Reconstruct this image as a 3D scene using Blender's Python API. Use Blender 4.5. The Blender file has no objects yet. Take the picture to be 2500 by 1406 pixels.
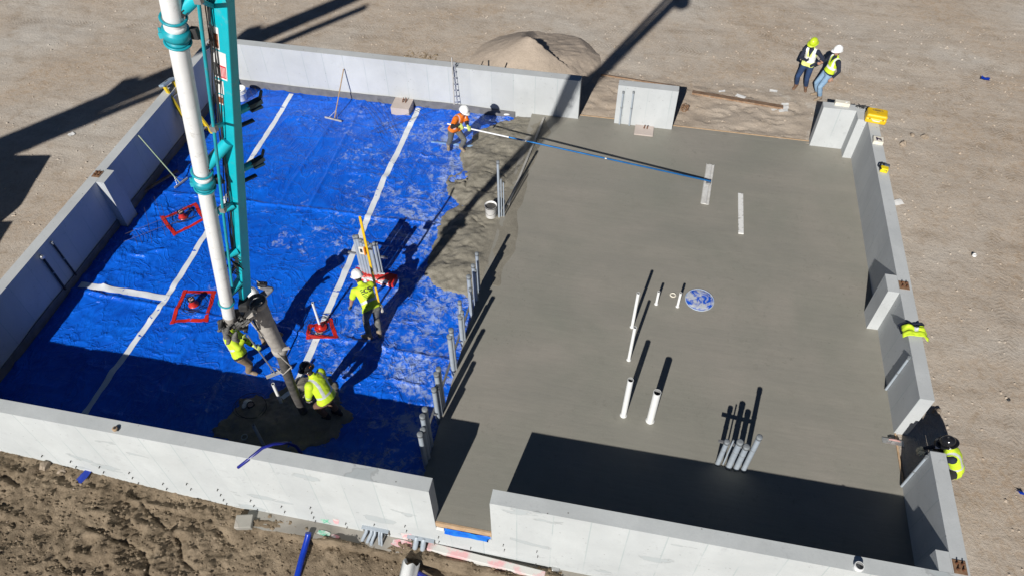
import bpy, bmesh, math, random
import numpy as np
from mathutils import Vector, Matrix, Euler, Quaternion

random.seed(7)
SC = bpy.context.scene
COL = SC.collection

# ------------------------------------------------------------------ camera, sky, sun, exposure
cam_data = bpy.data.cameras.new('drone_camera')
cam_data.sensor_width = 36.0
cam_data.lens = 26.007
cam_data.clip_start = 0.1
cam_data.clip_end = 600.0
cam = bpy.data.objects.new('drone_camera', cam_data)
COL.objects.link(cam)
cam.location = (-5.7218, -5.2747, 12.6058)
cam.rotation_euler = (0.711558, 0.005919, 0.195744)
SC.camera = cam

SUN_EL = math.radians(32.8)
SHADOW_AZ = math.radians(79.8)            # direction in which shadows fall, from +X
to_sun = Vector((-math.cos(SHADOW_AZ) * math.cos(SUN_EL), -math.sin(SHADOW_AZ) * math.cos(SUN_EL), math.sin(SUN_EL)))
world = bpy.data.worlds.new('World')
SC.world = world
world.use_nodes = True
wn = world.node_tree
wn.nodes.clear()
sky = wn.nodes.new('ShaderNodeTexSky')
sky.sky_type = 'NISHITA'
sky.sun_disc = False
sky.sun_elevation = SUN_EL
sky.sun_rotation = math.atan2(to_sun.x, to_sun.y)
sky.altitude = 1800.0
sky.air_density = 0.45
sky.dust_density = 0.1
sky.ozone_density = 2.5
bg = wn.nodes.new('ShaderNodeBackground')
bg.inputs['Strength'].default_value = 0.05
wo = wn.nodes.new('ShaderNodeOutputWorld')
wn.links.new(sky.outputs[0], bg.inputs[0])
wn.links.new(bg.outputs[0], wo.inputs[0])
sun_data = bpy.data.lights.new('sun', 'SUN')
sun_data.energy = 5.0
sun_data.angle = math.radians(0.53)
sun_data.color = (1.0, 0.975, 0.935)
sun = bpy.data.objects.new('sun', sun_data)
COL.objects.link(sun)
sun.rotation_euler = to_sun.to_track_quat('Z', 'Y').to_euler()
sun.location = (-10, -20, 30)
SC.view_settings.view_transform = 'Standard'
SC.view_settings.look = 'None'
SC.view_settings.gamma = 1.0
SC.view_settings.use_curve_mapping = False
SC.view_settings.exposure = 0.10
SC.render.engine = 'CYCLES'
SC.cycles.max_bounces = 6
SC.cycles.diffuse_bounces = 3

# ------------------------------------------------------------------ dimensions (metres)
W, D, T, H = 17.858, 11.838, 0.253, 1.219   # inner width, inner depth, wall thickness, wall top; slab top is z = 0
SHEET = -0.17                                # top of the plastic sheet
GRADE = -0.02                                # yard level outside


# ------------------------------------------------------------------ noise
def _hash(ix, iy, seed):
    n = (ix.astype(np.int64) * 374761393 + iy.astype(np.int64) * 668265263 + seed * 974634421) & 0xFFFFFFFF
    n = ((n ^ (n >> 13)) * 1274126177) & 0xFFFFFFFF
    n = n ^ (n >> 16)
    return (n & 0xFFFF) / 65535.0


def vnoise(x, y, seed=0):
    x = np.asarray(x, float); y = np.asarray(y, float)
    ix = np.floor(x); iy = np.floor(y)
    fx = x - ix; fy = y - iy
    fx = fx * fx * fx * (fx * (fx * 6 - 15) + 10); fy = fy * fy * fy * (fy * (fy * 6 - 15) + 10)
    a = _hash(ix, iy, seed); b = _hash(ix + 1, iy, seed); c = _hash(ix, iy + 1, seed); d = _hash(ix + 1, iy + 1, seed)
    return (a + (b - a) * fx) * (1 - fy) + (c + (d - c) * fx) * fy - 0.5


def fbm(x, y, octv=4, seed=0, gain=0.5, lac=2.03):
    s = 0.0; a = 1.0
    for i in range(octv):
        s = s + a * vnoise(x + 17.3 * i, y - 9.1 * i, seed + i * 31)
        x = x * lac; y = y * lac; a *= gain
    return s


def ridged(x, y, seed=0, octv=3):
    s = 0.0; a = 1.0
    for i in range(octv):
        s = s + a * (1 - np.abs(vnoise(x + 7.7 * i, y + 3.1 * i, seed + 13 * i)) * 4).clip(0, 1)
        x = x * 2.1; y = y * 2.1; a *= 0.5
    return s


def sstep(a, b, x):
    t = ((x - a) / (b - a)).clip(0, 1)
    return t * t * (3 - 2 * t)


def poly_sd(x, y, poly):
    """signed distance to a closed polygon, positive inside"""
    x = np.asarray(x, float); y = np.asarray(y, float)
    d = np.full(x.shape, 1e9); ins = np.zeros(x.shape, bool)
    n = len(poly)
    for i in range(n):
        x0, y0 = poly[i][0], poly[i][1]; x1, y1 = poly[(i + 1) % n][0], poly[(i + 1) % n][1]
        ex, ey = x1 - x0, y1 - y0
        t = (((x - x0) * ex + (y - y0) * ey) / (ex * ex + ey * ey + 1e-12)).clip(0, 1)
        d = np.minimum(d, np.hypot(x - x0 - t * ex, y - y0 - t * ey))
        if abs(y1 - y0) > 1e-9:
            c = ((y0 > y) != (y1 > y)) & (x < (x1 - x0) * (y - y0) / (y1 - y0) + x0)
            ins ^= c
    return np.where(ins, d, -d)


# ------------------------------------------------------------------ mesh builder
class MB:
    def __init__(s):
        s.v = []; s.f = []; s.m = []; s.s = []

    def add(s, vs, fs, mi=0, smooth=False):
        o = len(s.v)
        s.v.extend([tuple(v) for v in vs])
        for f in fs:
            s.f.append([i + o for i in f]); s.m.append(mi); s.s.append(smooth)
        return s

    def box(s, c, size, rot=None, mi=0, taper=1.0):
        hx, hy, hz = size[0] / 2, size[1] / 2, size[2] / 2
        vs = [Vector((x * (taper if z > 0 else 1), y * (taper if z > 0 else 1), z)) for z in (-hz, hz) for x, y in ((-hx, -hy), (hx, -hy), (hx, hy), (-hx, hy))]
        if rot is not None:
            R = rot if isinstance(rot, Matrix) else Euler(rot).to_matrix()
            vs = [R @ v for v in vs]
        c = Vector(c)
        return s.add([v + c for v in vs], [(3, 2, 1, 0), (4, 5, 6, 7), (0, 1, 5, 4), (1, 2, 6, 5), (2, 3, 7, 6), (3, 0, 4, 7)], mi)

    def beam(s, p0, p1, w, h, up=(0, 0, 1), mi=0, w1=None, h1=None):
        p0 = Vector(p0); p1 = Vector(p1); d = (p1 - p0).normalized(); up = Vector(up)
        sx = d.cross(up)
        if sx.length < 1e-4: sx = d.cross(Vector((1, 0, 0)))
        sx.normalize(); sy = sx.cross(d).normalized()
        w1 = w if w1 is None else w1; h1 = h if h1 is None else h1
        vs = []
        for p, a, b in ((p0, w, h), (p1, w1, h1)):
            for i, j in ((-1, -1), (1, -1), (1, 1), (-1, 1)):
                vs.append(p + sx * (a / 2 * i) + sy * (b / 2 * j))
        return s.add(vs, [(3, 2, 1, 0), (4, 5, 6, 7), (0, 1, 5, 4), (1, 2, 6, 5), (2, 3, 7, 6), (3, 0, 4, 7)], mi)

    def tube(s, pts, r, n=10, cap=True, mi=0, smooth=True, closed=False):
        pts = [Vector(p) for p in pts]
        rs = r if isinstance(r, (list, tuple)) else [r] * len(pts)
        N = len(pts); vs = []
        t0 = (pts[1] - pts[0]).normalized()
        a = Vector((0, 0, 1)) if abs(t0.z) < 0.9 else Vector((1, 0, 0))
        u = (a - t0 * a.dot(t0)).normalized()
        for i, p in enumerate(pts):
            if closed: t = (pts[(i + 1) % N] - pts[i - 1]).normalized()
            elif i == 0: t = (pts[1] - pts[0]).normalized()
            elif i == N - 1: t = (pts[-1] - pts[-2]).normalized()
            else: t = (pts[i + 1] - pts[i - 1]).normalized()
            u = (u - t * u.dot(t))
            if u.length < 1e-6: u = t.orthogonal()
            u.normalize(); w = t.cross(u)
            for k in range(n):
                an = 2 * math.pi * k / n
                vs.append(p + (u * math.cos(an) + w * math.sin(an)) * rs[i])
        fs = []
        for i in range(N if closed else N - 1):
            j = (i + 1) % N
            for k in range(n):
                l = (k + 1) % n
                fs.append((i * n + k, i * n + l, j * n + l, j * n + k))
        s.add(vs, fs, mi, smooth)
        if cap and not closed:
            s.add(vs[:n], [tuple(reversed(range(n)))], mi)
            s.add(vs[-n:], [tuple(range(n))], mi)
        return s

    def cyl(s, p0, p1, r, r1=None, n=14, mi=0, smooth=True, cap=True):
        return s.tube([p0, p1], [r, r if r1 is None else r1], n, cap, mi, smooth)

    def pipe(s, p0, p1, r, wall=0.006, n=16, mi=0, mi_in=None):
        """open hollow pipe with a real bore at both ends"""
        p0 = Vector(p0); p1 = Vector(p1); t = (p1 - p0).normalized()
        u = t.orthogonal().normalized(); w = t.cross(u); vs = []
        for p, q in ((p0, r), (p1, r), (p1, r - wall), (p0, r - wall)):
            for k in range(n):
                an = 2 * math.pi * k / n
                vs.append(p + (u * math.cos(an) + w * math.sin(an)) * q)
        mi_in = mi if mi_in is None else mi_in
        for a, b, m, sm in ((0, 1, mi, True), (1, 2, mi, False), (2, 3, mi_in, True), (3, 0, mi, False)):
            s.add([vs[a * n + k] for k in range(n)] + [vs[b * n + k] for k in range(n)], [(k, (k + 1) % n, n + (k + 1) % n, n + k) for k in range(n)], m, sm)
        return s

    def lathe(s, prof, c=(0, 0, 0), n=20, mi=0, axis=None, smooth=True):
        c = Vector(c); M = Matrix.Identity(3) if axis is None else Vector((0, 0, 1)).rotation_difference(Vector(axis)).to_matrix()
        vs = []
        for r, z in prof:
            for k in range(n):
                an = 2 * math.pi * k / n
                vs.append(c + M @ Vector((r * math.cos(an), r * math.sin(an), z)))
        fs = [(i * n + k, i * n + (k + 1) % n, (i + 1) * n + (k + 1) % n, (i + 1) * n + k) for i in range(len(prof) - 1) for k in range(n)]
        return s.add(vs, fs, mi, smooth)

    def ell(s, c, r, rot=None, nu=14, nv=9, mi=0, v0=-0.5, v1=0.5):
        c = Vector(c); vs = []
        R = Matrix.Identity(3) if rot is None else (rot if isinstance(rot, Matrix) else Euler(rot).to_matrix())
        for j in range(nv):
            ph = math.pi * (v0 + (v1 - v0) * j / (nv - 1))
            for k in range(nu):
                th = 2 * math.pi * k / nu
                vs.append(c + R @ Vector((r[0] * math.cos(ph) * math.cos(th), r[1] * math.cos(ph) * math.sin(th), r[2] * math.sin(ph))))
        fs = [(j * nu + k, j * nu + (k + 1) % nu, (j + 1) * nu + (k + 1) % nu, (j + 1) * nu + k) for j in range(nv - 1) for k in range(nu)]
        return s.add(vs, fs, mi, True)

    def prism(s, poly, z0, z1, mi=0, axis='z', mi_top=None):
        """extrude a polygon; axis z: poly in xy, axis y: poly in xz"""
        n = len(poly)
        if axis == 'z': vs = [(a, b, z) for z in (z0, z1) for a, b in poly]
        else: vs = [(a, z, b) for z in (z1, z0) for a, b in poly]
        s.add(vs, [tuple(reversed(range(n)))], mi)
        s.add(vs, [tuple(range(n, 2 * n))], mi if mi_top is None else mi_top)
        return s.add(vs, [(i, (i + 1) % n, n + (i + 1) % n, n + i) for i in range(n)], mi)

    def build(s, name, mats, parent=None, origin=None, bevel=0, seg=2):
        me = bpy.data.meshes.new(name)
        vs = s.v
        if origin is not None:
            o = Vector(origin); vs = [(v[0] - o.x, v[1] - o.y, v[2] - o.z) for v in vs]
        me.from_pydata(vs, [], s.f)
        if not isinstance(mats, (list, tuple)): mats = [mats]
        for m in mats: me.materials.append(m)
        me.polygons.foreach_set('material_index', s.m)
        me.polygons.foreach_set('use_smooth', s.s)
        me.update()
        ob = bpy.data.objects.new(name, me)
        COL.objects.link(ob)
        if origin is not None: ob.location = origin
        if parent is not None: ob.parent = parent
        if bevel:
            b = ob.modifiers.new('bevel', 'BEVEL'); b.width = bevel; b.segments = seg; b.limit_method = 'ANGLE'; b.angle_limit = math.radians(40)
        return ob


def grid_mesh(name, X, Y, Z, mat, parent=None, keep=None, smooth=True):
    ny, nx = X.shape
    co = np.stack([X, Y, Z], -1).reshape(-1, 3)
    i = np.arange(ny * nx).reshape(ny, nx)
    q = np.stack([i[:-1, :-1], i[:-1, 1:], i[1:, 1:], i[1:, :-1]], -1).reshape(-1, 4)
    if keep is not None:
        q = q[keep[:-1, :-1].reshape(-1) & keep[1:, 1:].reshape(-1) & keep[1:, :-1].reshape(-1) & keep[:-1, 1:].reshape(-1)]
    me = bpy.data.meshes.new(name)
    me.vertices.add(len(co)); me.vertices.foreach_set('co', co.ravel())
    me.loops.add(q.size); me.loops.foreach_set('vertex_index', q.ravel())
    me.polygons.add(len(q)); me.polygons.foreach_set('loop_start', np.arange(0, q.size, 4)); me.polygons.foreach_set('loop_total', np.full(len(q), 4))
    me.polygons.foreach_set('use_smooth', np.full(len(q), smooth))
    me.update(); me.validate()
    me.materials.append(mat)
    ob = bpy.data.objects.new(name, me); COL.objects.link(ob)
    if parent is not None: ob.parent = parent
    return ob


def tag(o, label=None, cat=None, group=None, kind=None):
    if label: o['label'] = label
    if cat: o['category'] = cat
    if group: o['group'] = group
    if kind: o['kind'] = kind
    return o


def thing(name, label, cat, loc=(0, 0, 0), rz=0.0, group=None):
    o = bpy.data.objects.new(name, None)
    o.empty_display_size = 0.2
    COL.objects.link(o); o.location = loc; o.rotation_euler = (0, 0, rz)
    return tag(o, label, cat, group)


# ------------------------------------------------------------------ materials
def newmat(name):
    m = bpy.data.materials.new(name); m.use_nodes = True
    nt = m.node_tree; b = nt.nodes['Principled BSDF']
    return m, nt, b


class NB:
    """small helper for building node graphs"""
    def __init__(s, nt):
        s.nt = nt
        s.tc = nt.nodes.new('ShaderNodeTexCoord')
        s.obj = s.tc.outputs['Object']
        s.geo = nt.nodes.new('ShaderNodeNewGeometry')
        s.pos = s.geo.outputs['Position']

    def n(s, t, **k):
        nd = s.nt.nodes.new(t)
        for a, v in k.items(): setattr(nd, a, v)
        return nd

    def link(s, a, b): s.nt.links.new(a, b)

    def mapping(s, src, scale=(1, 1, 1), rot=(0, 0, 0), loc=(0, 0, 0)):
        m = s.n('ShaderNodeMapping'); s.link(src, m.inputs[0])
        m.inputs['Scale'].default_value = scale; m.inputs['Rotation'].default_value = rot; m.inputs['Location'].default_value = loc
        return m.outputs[0]

    def noise(s, scale, detail=4, rough=0.55, src=None, dist=0.0):
        n = s.n('ShaderNodeTexNoise'); n.inputs['Scale'].default_value = scale; n.inputs['Detail'].default_value = detail
        n.inputs['Roughness'].default_value = rough; n.inputs['Distortion'].default_value = dist
        s.link(src or s.pos, n.inputs['Vector']); return n.outputs['Fac']

    def vor(s, scale, feature='F1', src=None, out='Distance'):
        n = s.n('ShaderNodeTexVoronoi'); n.feature = feature; n.inputs['Scale'].default_value = scale
        s.link(src or s.pos, n.inputs['Vector']); return n.outputs[out]

    def ramp(s, fac, a, b, ca=(0, 0, 0, 1), cb=(1, 1, 1, 1), mid=None):
        r = s.n('ShaderNodeValToRGB'); s.link(fac, r.inputs[0])
        e = r.color_ramp.elements; e[0].position = a; e[0].color = ca; e[1].position = b; e[1].color = cb
        return r.outputs[0]

    def mix(s, fac, a, b, blend='MIX'):
        m = s.n('ShaderNodeMix', data_type='RGBA'); m.blend_type = blend
        for i, v in ((0, fac), (6, a), (7, b)):
            if hasattr(v, 'is_linked'): s.link(v, m.inputs[i])
            elif i == 0: m.inputs[0].default_value = v
            else: m.inputs[i].default_value = (v[0], v[1], v[2], 1)
        return m.outputs[2]

    def math(s, op, a, b=None, c=None):
        m = s.n('ShaderNodeMath', operation=op)
        for i, v in enumerate((a, b, c)):
            if v is None: continue
            if hasattr(v, 'is_linked'): s.link(v, m.inputs[i])
            else: m.inputs[i].default_value = v
        return m.outputs[0]

    def xyz(s, src=None):
        m = s.n('ShaderNodeSeparateXYZ'); s.link(src or s.pos, m.inputs[0]); return m.outputs

    def bump(s, h, strength=0.3, dist=0.02, prev=None):
        m = s.n('ShaderNodeBump'); m.inputs['Strength'].default_value = strength; m.inputs['Distance'].default_value = dist
        s.link(h, m.inputs['Height'])
        if prev is not None: s.link(prev, m.inputs['Normal'])
        return m.outputs[0]


def pm(name, c1, c2=None, scale=8.0, rough=0.6, bump=0.0, bscale=60.0, metal=0.0, coat=0.0, dirt=None, dirt_amt=0.45, spec=None):
    """procedural material: two-tone noise, optional dirt patches and fine relief"""
    m, nt, b = newmat(name); nb = NB(nt)
    c2 = c2 or tuple(x * 0.8 for x in c1)
    col = nb.mix(nb.ramp(nb.noise(scale, 5, src=nb.obj), 0.35, 0.65), c1, c2)
    if dirt:
        col = nb.mix(nb.ramp(nb.noise(scale * 1.7 + 3, 6, 0.65, src=nb.obj), 1 - dirt_amt - 0.08, 1 - dirt_amt + 0.08), col, dirt)
    nb.link(col, b.inputs['Base Color'])
    b.inputs['Roughness'].default_value = rough; b.inputs['Metallic'].default_value = metal
    if coat: b.inputs['Coat Weight'].default_value = coat; b.inputs['Coat Roughness'].default_value = 0.15
    if spec is not None: b.inputs['Specular IOR Level'].default_value = spec
    if bump: nb.link(nb.bump(nb.noise(bscale, 4, src=nb.obj), bump, 0.01), b.inputs['Normal'])
    return m


M = {}


# ------------------------------------------------------------------ materials of the setting
def mat_concrete(name, base=(0.545, 0.560, 0.555), seams=True, patches=0.0, holes=True, dark=0.80):
    m, nt, b = newmat(name); nb = NB(nt)
    x, y, z = nb.xyz()
    nrm = nb.xyz(nb.geo.outputs['Normal'])
    isx = nb.math('GREATER_THAN', nb.math('ABSOLUTE', nrm[0]), 0.6)
    vert = nb.math('LESS_THAN', nb.math('ABSOLUTE', nrm[2]), 0.5)
    u = nb.math('ADD', nb.math('MULTIPLY', y, isx), nb.math('MULTIPLY', x, nb.math('SUBTRACT', 1.0, isx)))
    streak = nb.noise(2.2, 6, 0.6, src=nb.mapping(nb.pos, (1, 1, 0.35)))
    cloud = nb.noise(0.9, 6, 0.62, dist=0.4)
    fine = nb.noise(38, 4, 0.7)
    d = dark
    col = nb.mix(nb.ramp(cloud, 0.3, 0.7), base, tuple(c * d for c in base))
    col = nb.mix(nb.math('MULTIPLY', nb.ramp(streak, 0.45, 0.75), 0.35), col, (base[0] * 0.72, base[1] * 0.74, base[2] * 0.76))
    col = nb.mix(nb.math('MULTIPLY', nb.ramp(fine, 0.35, 0.75), 0.22), col, (base[0] * 0.66, base[1] * 0.66, base[2] * 0.66))
    h = nb.math('ADD', nb.math('MULTIPLY', fine, 0.5), cloud)
    if seams:
        cell = nb.math('DIVIDE', u, 0.61)
        wn_ = nb.n('ShaderNodeTexWhiteNoise'); wn_.noise_dimensions = '1D'
        nb.link(nb.math('FLOOR', cell), wn_.inputs['W'])
        pan = nb.math('MULTIPLY', nb.math('MULTIPLY', wn_.outputs['Value'], 0.42), vert)
        col = nb.mix(pan, col, (base[0] * 0.75, base[1] * 0.76, base[2] * 0.78))
        jit = nb.math('MULTIPLY', nb.math('SUBTRACT', nb.noise(6, 2), 0.5), 0.012)
        fr = nb.math('ABSOLUTE', nb.math('SUBTRACT', nb.math('FRACT', nb.math('ADD', cell, jit)), 0.5))
        seam = nb.math('MULTIPLY', nb.math('MULTIPLY', nb.math('GREATER_THAN', fr, 0.484), vert), nb.ramp(nb.noise(1.3, 3), 0.34, 0.52))
        col = nb.mix(nb.math('MULTIPLY', seam, 0.42), col, (base[0] * 0.5, base[1] * 0.6, base[2] * 0.6))
        h = nb.math('SUBTRACT', h, nb.math('MULTIPLY', seam, 0.6))
    if patches:
        pn = nb.noise(1.15, 5, 0.5, src=nb.mapping(nb.pos, (0.8, 0.8, 2.2), loc=(3.1, 1.7, 0.4)))
        pmask = nb.ramp(pn, 1 - patches, 1 - patches + 0.012)
        edge = nb.math('SUBTRACT', nb.ramp(pn, 1 - patches - 0.01, 1 - patches), pmask)
        col = nb.mix(nb.math('MULTIPLY', pmask, 0.55), col, (base[0] * 0.62, base[1] * 0.66, base[2] * 0.68))
        col = nb.mix(nb.math('MULTIPLY', edge, 0.6), col, (base[0] * 0.45, base[1] * 0.45, base[2] * 0.45))
    # dark scuffs, and pitted cast top
    sc_ = nb.math('MULTIPLY', nb.ramp(nb.noise(5.5, 7, 0.75, dist=0.6), 0.56, 0.66), nb.ramp(nb.noise(0.8, 3), 0.42, 0.62))
    col = nb.mix(nb.math('MULTIPLY', sc_, 0.40), col, (base[0] * 0.52, base[1] * 0.52, base[2] * 0.53))
    if holes:
        v = nb.vor(5.0, 'F1', src=nb.mapping(nb.pos, (1, 1, 1.9)))
        hm = nb.math('MULTIPLY', nb.math('LESS_THAN', v, 0.07), nb.ramp(nb.noise(1.7, 2), 0.44, 0.52))
        col = nb.mix(nb.math('MULTIPLY', hm, 0.8), col, (0.16, 0.15, 0.14))
    nb.link(col, b.inputs['Base Color'])
    b.inputs['Roughness'].default_value = 0.85
    b.inputs['Specular IOR Level'].default_value = 0.25
    nb.link(nb.bump(h, 0.25, 0.012), b.inputs['Normal'])
    return m


M['wall'] = mat_concrete('formed_concrete')
M['wall_front'] = mat_concrete('formed_concrete_front', base=(0.575, 0.595, 0.585), patches=0.335)
M['pad'] = mat_concrete('pad_concrete', base=(0.55, 0.47, 0.42), seams=False, holes=False)
M['footing'] = mat_concrete('footing_concrete', base=(0.40, 0.37, 0.32), seams=False, dark=0.45, patches=0.42)


def mat_slab():
    m, nt, b = newmat('wet_concrete'); nb = NB(nt)
    x, y, z = nb.xyz()
    cloud = nb.noise(0.35, 5, 0.6, dist=0.6)
    mid = nb.noise(2.3, 6, 0.65)
    fine = nb.noise(55, 5, 0.75)
    col = nb.mix(nb.ramp(cloud, 0.3, 0.7), (0.328, 0.298, 0.256), (0.248, 0.245, 0.204))
    col = nb.mix(nb.math('MULTIPLY', nb.ramp(mid, 0.5, 0.8), 0.35), col, (0.205, 0.193, 0.160))
    col = nb.mix(nb.math('MULTIPLY', nb.ramp(fine, 0.3, 0.75), 0.40), col, (0.165, 0.156, 0.130))
    swp = nb.noise(1.0, 6, 0.6, src=nb.mapping(nb.pos, (0.22, 1.25, 1), rot=(0, 0, 0.06)), dist=0.5)
    col = nb.mix(nb.math('MULTIPLY', nb.ramp(swp, 0.42, 0.68), 0.42), col, (0.215, 0.208, 0.180))
    dab = nb.math('MULTIPLY', nb.ramp(nb.noise(7.5, 6, 0.75, dist=0.5), 0.56, 0.68), nb.ramp(nb.noise(0.55, 4), 0.46, 0.60))
    col = nb.mix(nb.math('MULTIPLY', dab, 0.45), col, (0.150, 0.142, 0.118))
    pits = nb.math('MULTIPLY', nb.math('LESS_THAN', nb.vor(9, 'F1'), 0.10), nb.ramp(nb.noise(1.1, 4), 0.54, 0.66))
    col = nb.mix(nb.math('MULTIPLY', pits, 0.5), col, (0.09, 0.085, 0.068))
    nb.link(col, b.inputs['Base Color'])
    b.inputs['Specular IOR Level'].default_value = 0.35
    nb.link(nb.ramp(mid, 0.3, 0.8, (0.42, 0.42, 0.42, 1), (0.62, 0.62, 0.62, 1)), b.inputs['Roughness'])
    tr = nb.noise(6, 4, 0.6, src=nb.mapping(nb.pos, (0.25, 1.6, 1)))
    nb.link(nb.bump(nb.math('ADD', nb.math('MULTIPLY', fine, 0.35), nb.math('ADD', tr, nb.math('ADD', mid, swp))), 0.34, 0.012), b.inputs['Normal'])
    return m


M['slab'] = mat_slab()


def mat_rough():
    m, nt, b = newmat('fresh_concrete'); nb = NB(nt)
    mid = nb.noise(3.0, 6, 0.65); fine = nb.noise(34, 6, 0.8)
    col = nb.mix(nb.ramp(mid, 0.3, 0.7), (0.290, 0.265, 0.212), (0.218, 0.199, 0.158))
    col = nb.mix(nb.math('MULTIPLY', nb.ramp(fine, 0.4, 0.8), 0.6), col, (0.11, 0.098, 0.074))
    nb.link(col, b.inputs['Base Color']); b.inputs['Roughness'].default_value = 0.6
    b.inputs['Specular IOR Level'].default_value = 0.3
    nb.link(nb.bump(nb.math('ADD', fine, mid), 0.7, 0.02), b.inputs['Normal'])
    return m


M['fresh'] = mat_rough()


def mat_soil(name, a, c, dark, dark_amt, bump=0.6, scale=1.0, grit=True, yard=False):
    m, nt, b = newmat(name); nb = NB(nt)
    big = nb.noise(0.16 * scale, 5, 0.6, dist=0.7)
    mid = nb.noise(1.6 * scale, 7, 0.68, dist=0.3)
    fine = nb.noise(16 * scale, 6, 0.75)
    grain = nb.noise(90, 3, 0.7)
    col = nb.mix(nb.ramp(big, 0.40, 0.64), a, c)
    col = nb.mix(nb.math('MULTIPLY', nb.ramp(mid, 1 - dark_amt - 0.12, 1 - dark_amt + 0.12), 0.75), col, dark)
    mot = nb.noise(5.5 * scale, 8, 0.80, dist=0.4)
    col = nb.mix(nb.math('MULTIPLY', nb.ramp(mot, 0.48, 0.68), 0.38 if yard else 0.50), col, tuple(k * 0.58 for k in a))
    col = nb.mix(nb.math('MULTIPLY', nb.ramp(mot, 0.48, 0.34), 0.30), col, tuple(k * 1.18 for k in c))
    col = nb.mix(nb.math('MULTIPLY', nb.ramp(fine, 0.5, 0.78), 0.45), col, tuple(k * 0.5 for k in a))
    if grit:
        st = nb.math('MULTIPLY', nb.math('LESS_THAN', nb.vor(14 * scale, 'F1'), 0.10), nb.ramp(nb.noise(2.4, 3), 0.46, 0.60))
        col = nb.mix(nb.math('MULTIPLY', st, 0.55), col, tuple(min(0.6, k * 1.55) for k in a))
        sd = nb.math('MULTIPLY', nb.math('LESS_THAN', nb.vor(8.3 * scale, 'F1'), 0.085), nb.ramp(nb.noise(1.9, 3, src=nb.mapping(nb.pos, loc=(9, 4, 0))), 0.48, 0.62))
        col = nb.mix(nb.math('MULTIPLY', sd, 0.55), col, tuple(k * 0.35 for k in a))
    nb.link(col, b.inputs['Base Color']); b.inputs['Roughness'].default_value = 0.95
    b.inputs['Specular IOR Level'].default_value = 0.1
    streak = nb.noise(1.0, 5, 0.6, src=nb.mapping(nb.pos, (0.35, 2.6, 1), rot=(0, 0, 0.25)))
    if yard:
        # drag marks of the grader, and loose pale sand spread at the back openings
        x, y, z = nb.xyz()
        col = nb.mix(nb.math('MULTIPLY', nb.ramp(streak, 0.50, 0.70), 0.30), col, tuple(k * 0.62 for k in a))
        inx = nb.math('MULTIPLY', nb.math('GREATER_THAN', nb.math('ADD', x, nb.math('MULTIPLY', nb.noise(1.3, 4), 1.6)), -6.9), nb.math('LESS_THAN', nb.math('ADD', x, nb.math('MULTIPLY', nb.noise(1.1, 4), 1.6)), -0.1))
        iny = nb.math('LESS_THAN', nb.math('ADD', y, nb.math('MULTIPLY', nb.noise(0.9, 4), 2.2)), 15.2)
        iny = nb.math('MULTIPLY', iny, nb.math('GREATER_THAN', y, 11.0))
        col = nb.mix(nb.math('MULTIPLY', nb.math('MULTIPLY', inx, iny), 0.75), col, (0.400, 0.330, 0.260))
        # tyre tread: bands of short bars
        for (ox, oy, ang, wd) in ((-11.5, 15.2, 0.10, 0.33), (-9.0, 16.3, 0.16, 0.30), (2.6, 6.0, 1.45, 0.36), (3.6, 5.0, 1.50, 0.36), (-20.3, 8.2, 1.05, 0.34), (0.4, 16.5, -0.5, 0.32), (1.6, 15.0, -0.55, 0.32)):
            mp = nb.xyz(nb.mapping(nb.mapping(nb.pos, loc=(-ox, -oy, 0)), rot=(0, 0, -ang)))
            warp = nb.math('ADD', mp[1], nb.math('MULTIPLY', nb.math('SUBTRACT', nb.noise(0.5, 3), 0.5), 0.8))
            band = nb.math('LESS_THAN', nb.math('ABSOLUTE', warp), wd / 2)
            bars = nb.math('GREATER_THAN', nb.math('FRACT', nb.math('ADD', nb.math('MULTIPLY', mp[0], 9.0), nb.math('MULTIPLY', nb.math('ABSOLUTE', warp), 7.0))), 0.62)
            trk = nb.math('MULTIPLY', nb.math('MULTIPLY', band, bars), nb.ramp(nb.noise(0.8, 4), 0.46, 0.62))
            fine = nb.math('SUBTRACT', fine, nb.math('MULTIPLY', trk, 0.5))
            col = nb.mix(nb.math('MULTIPLY', trk, 0.35), col, tuple(k * 0.55 for k in a))
        nb.link(col, b.inputs['Base Color'])
        fine = nb.math('ADD', fine, nb.math('MULTIPLY', streak, 0.8))
    hh = nb.math('ADD', nb.math('MULTIPLY', fine, 0.8), nb.math('ADD', nb.math('MULTIPLY', mot, 1.0), mid))
    nb.link(nb.bump(hh, bump, 0.035), b.inputs['Normal'])
    return m


M['soil'] = mat_soil('yard_soil', (0.430, 0.335, 0.245), (0.500, 0.455, 0.395), (0.300, 0.225, 0.155), 0.38, yard=True)
M['soil_front'] = mat_soil('dug_soil', (0.330, 0.260, 0.180), (0.270, 0.208, 0.142), (0.085, 0.063, 0.040), 0.51, bump=0.9, scale=1.6)
M['sand'] = mat_soil('piled_sand', (0.455, 0.375, 0.295), (0.430, 0.355, 0.283), (0.355, 0.285, 0.215), 0.36, bump=0.45, scale=1.3, grit=False)


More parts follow.
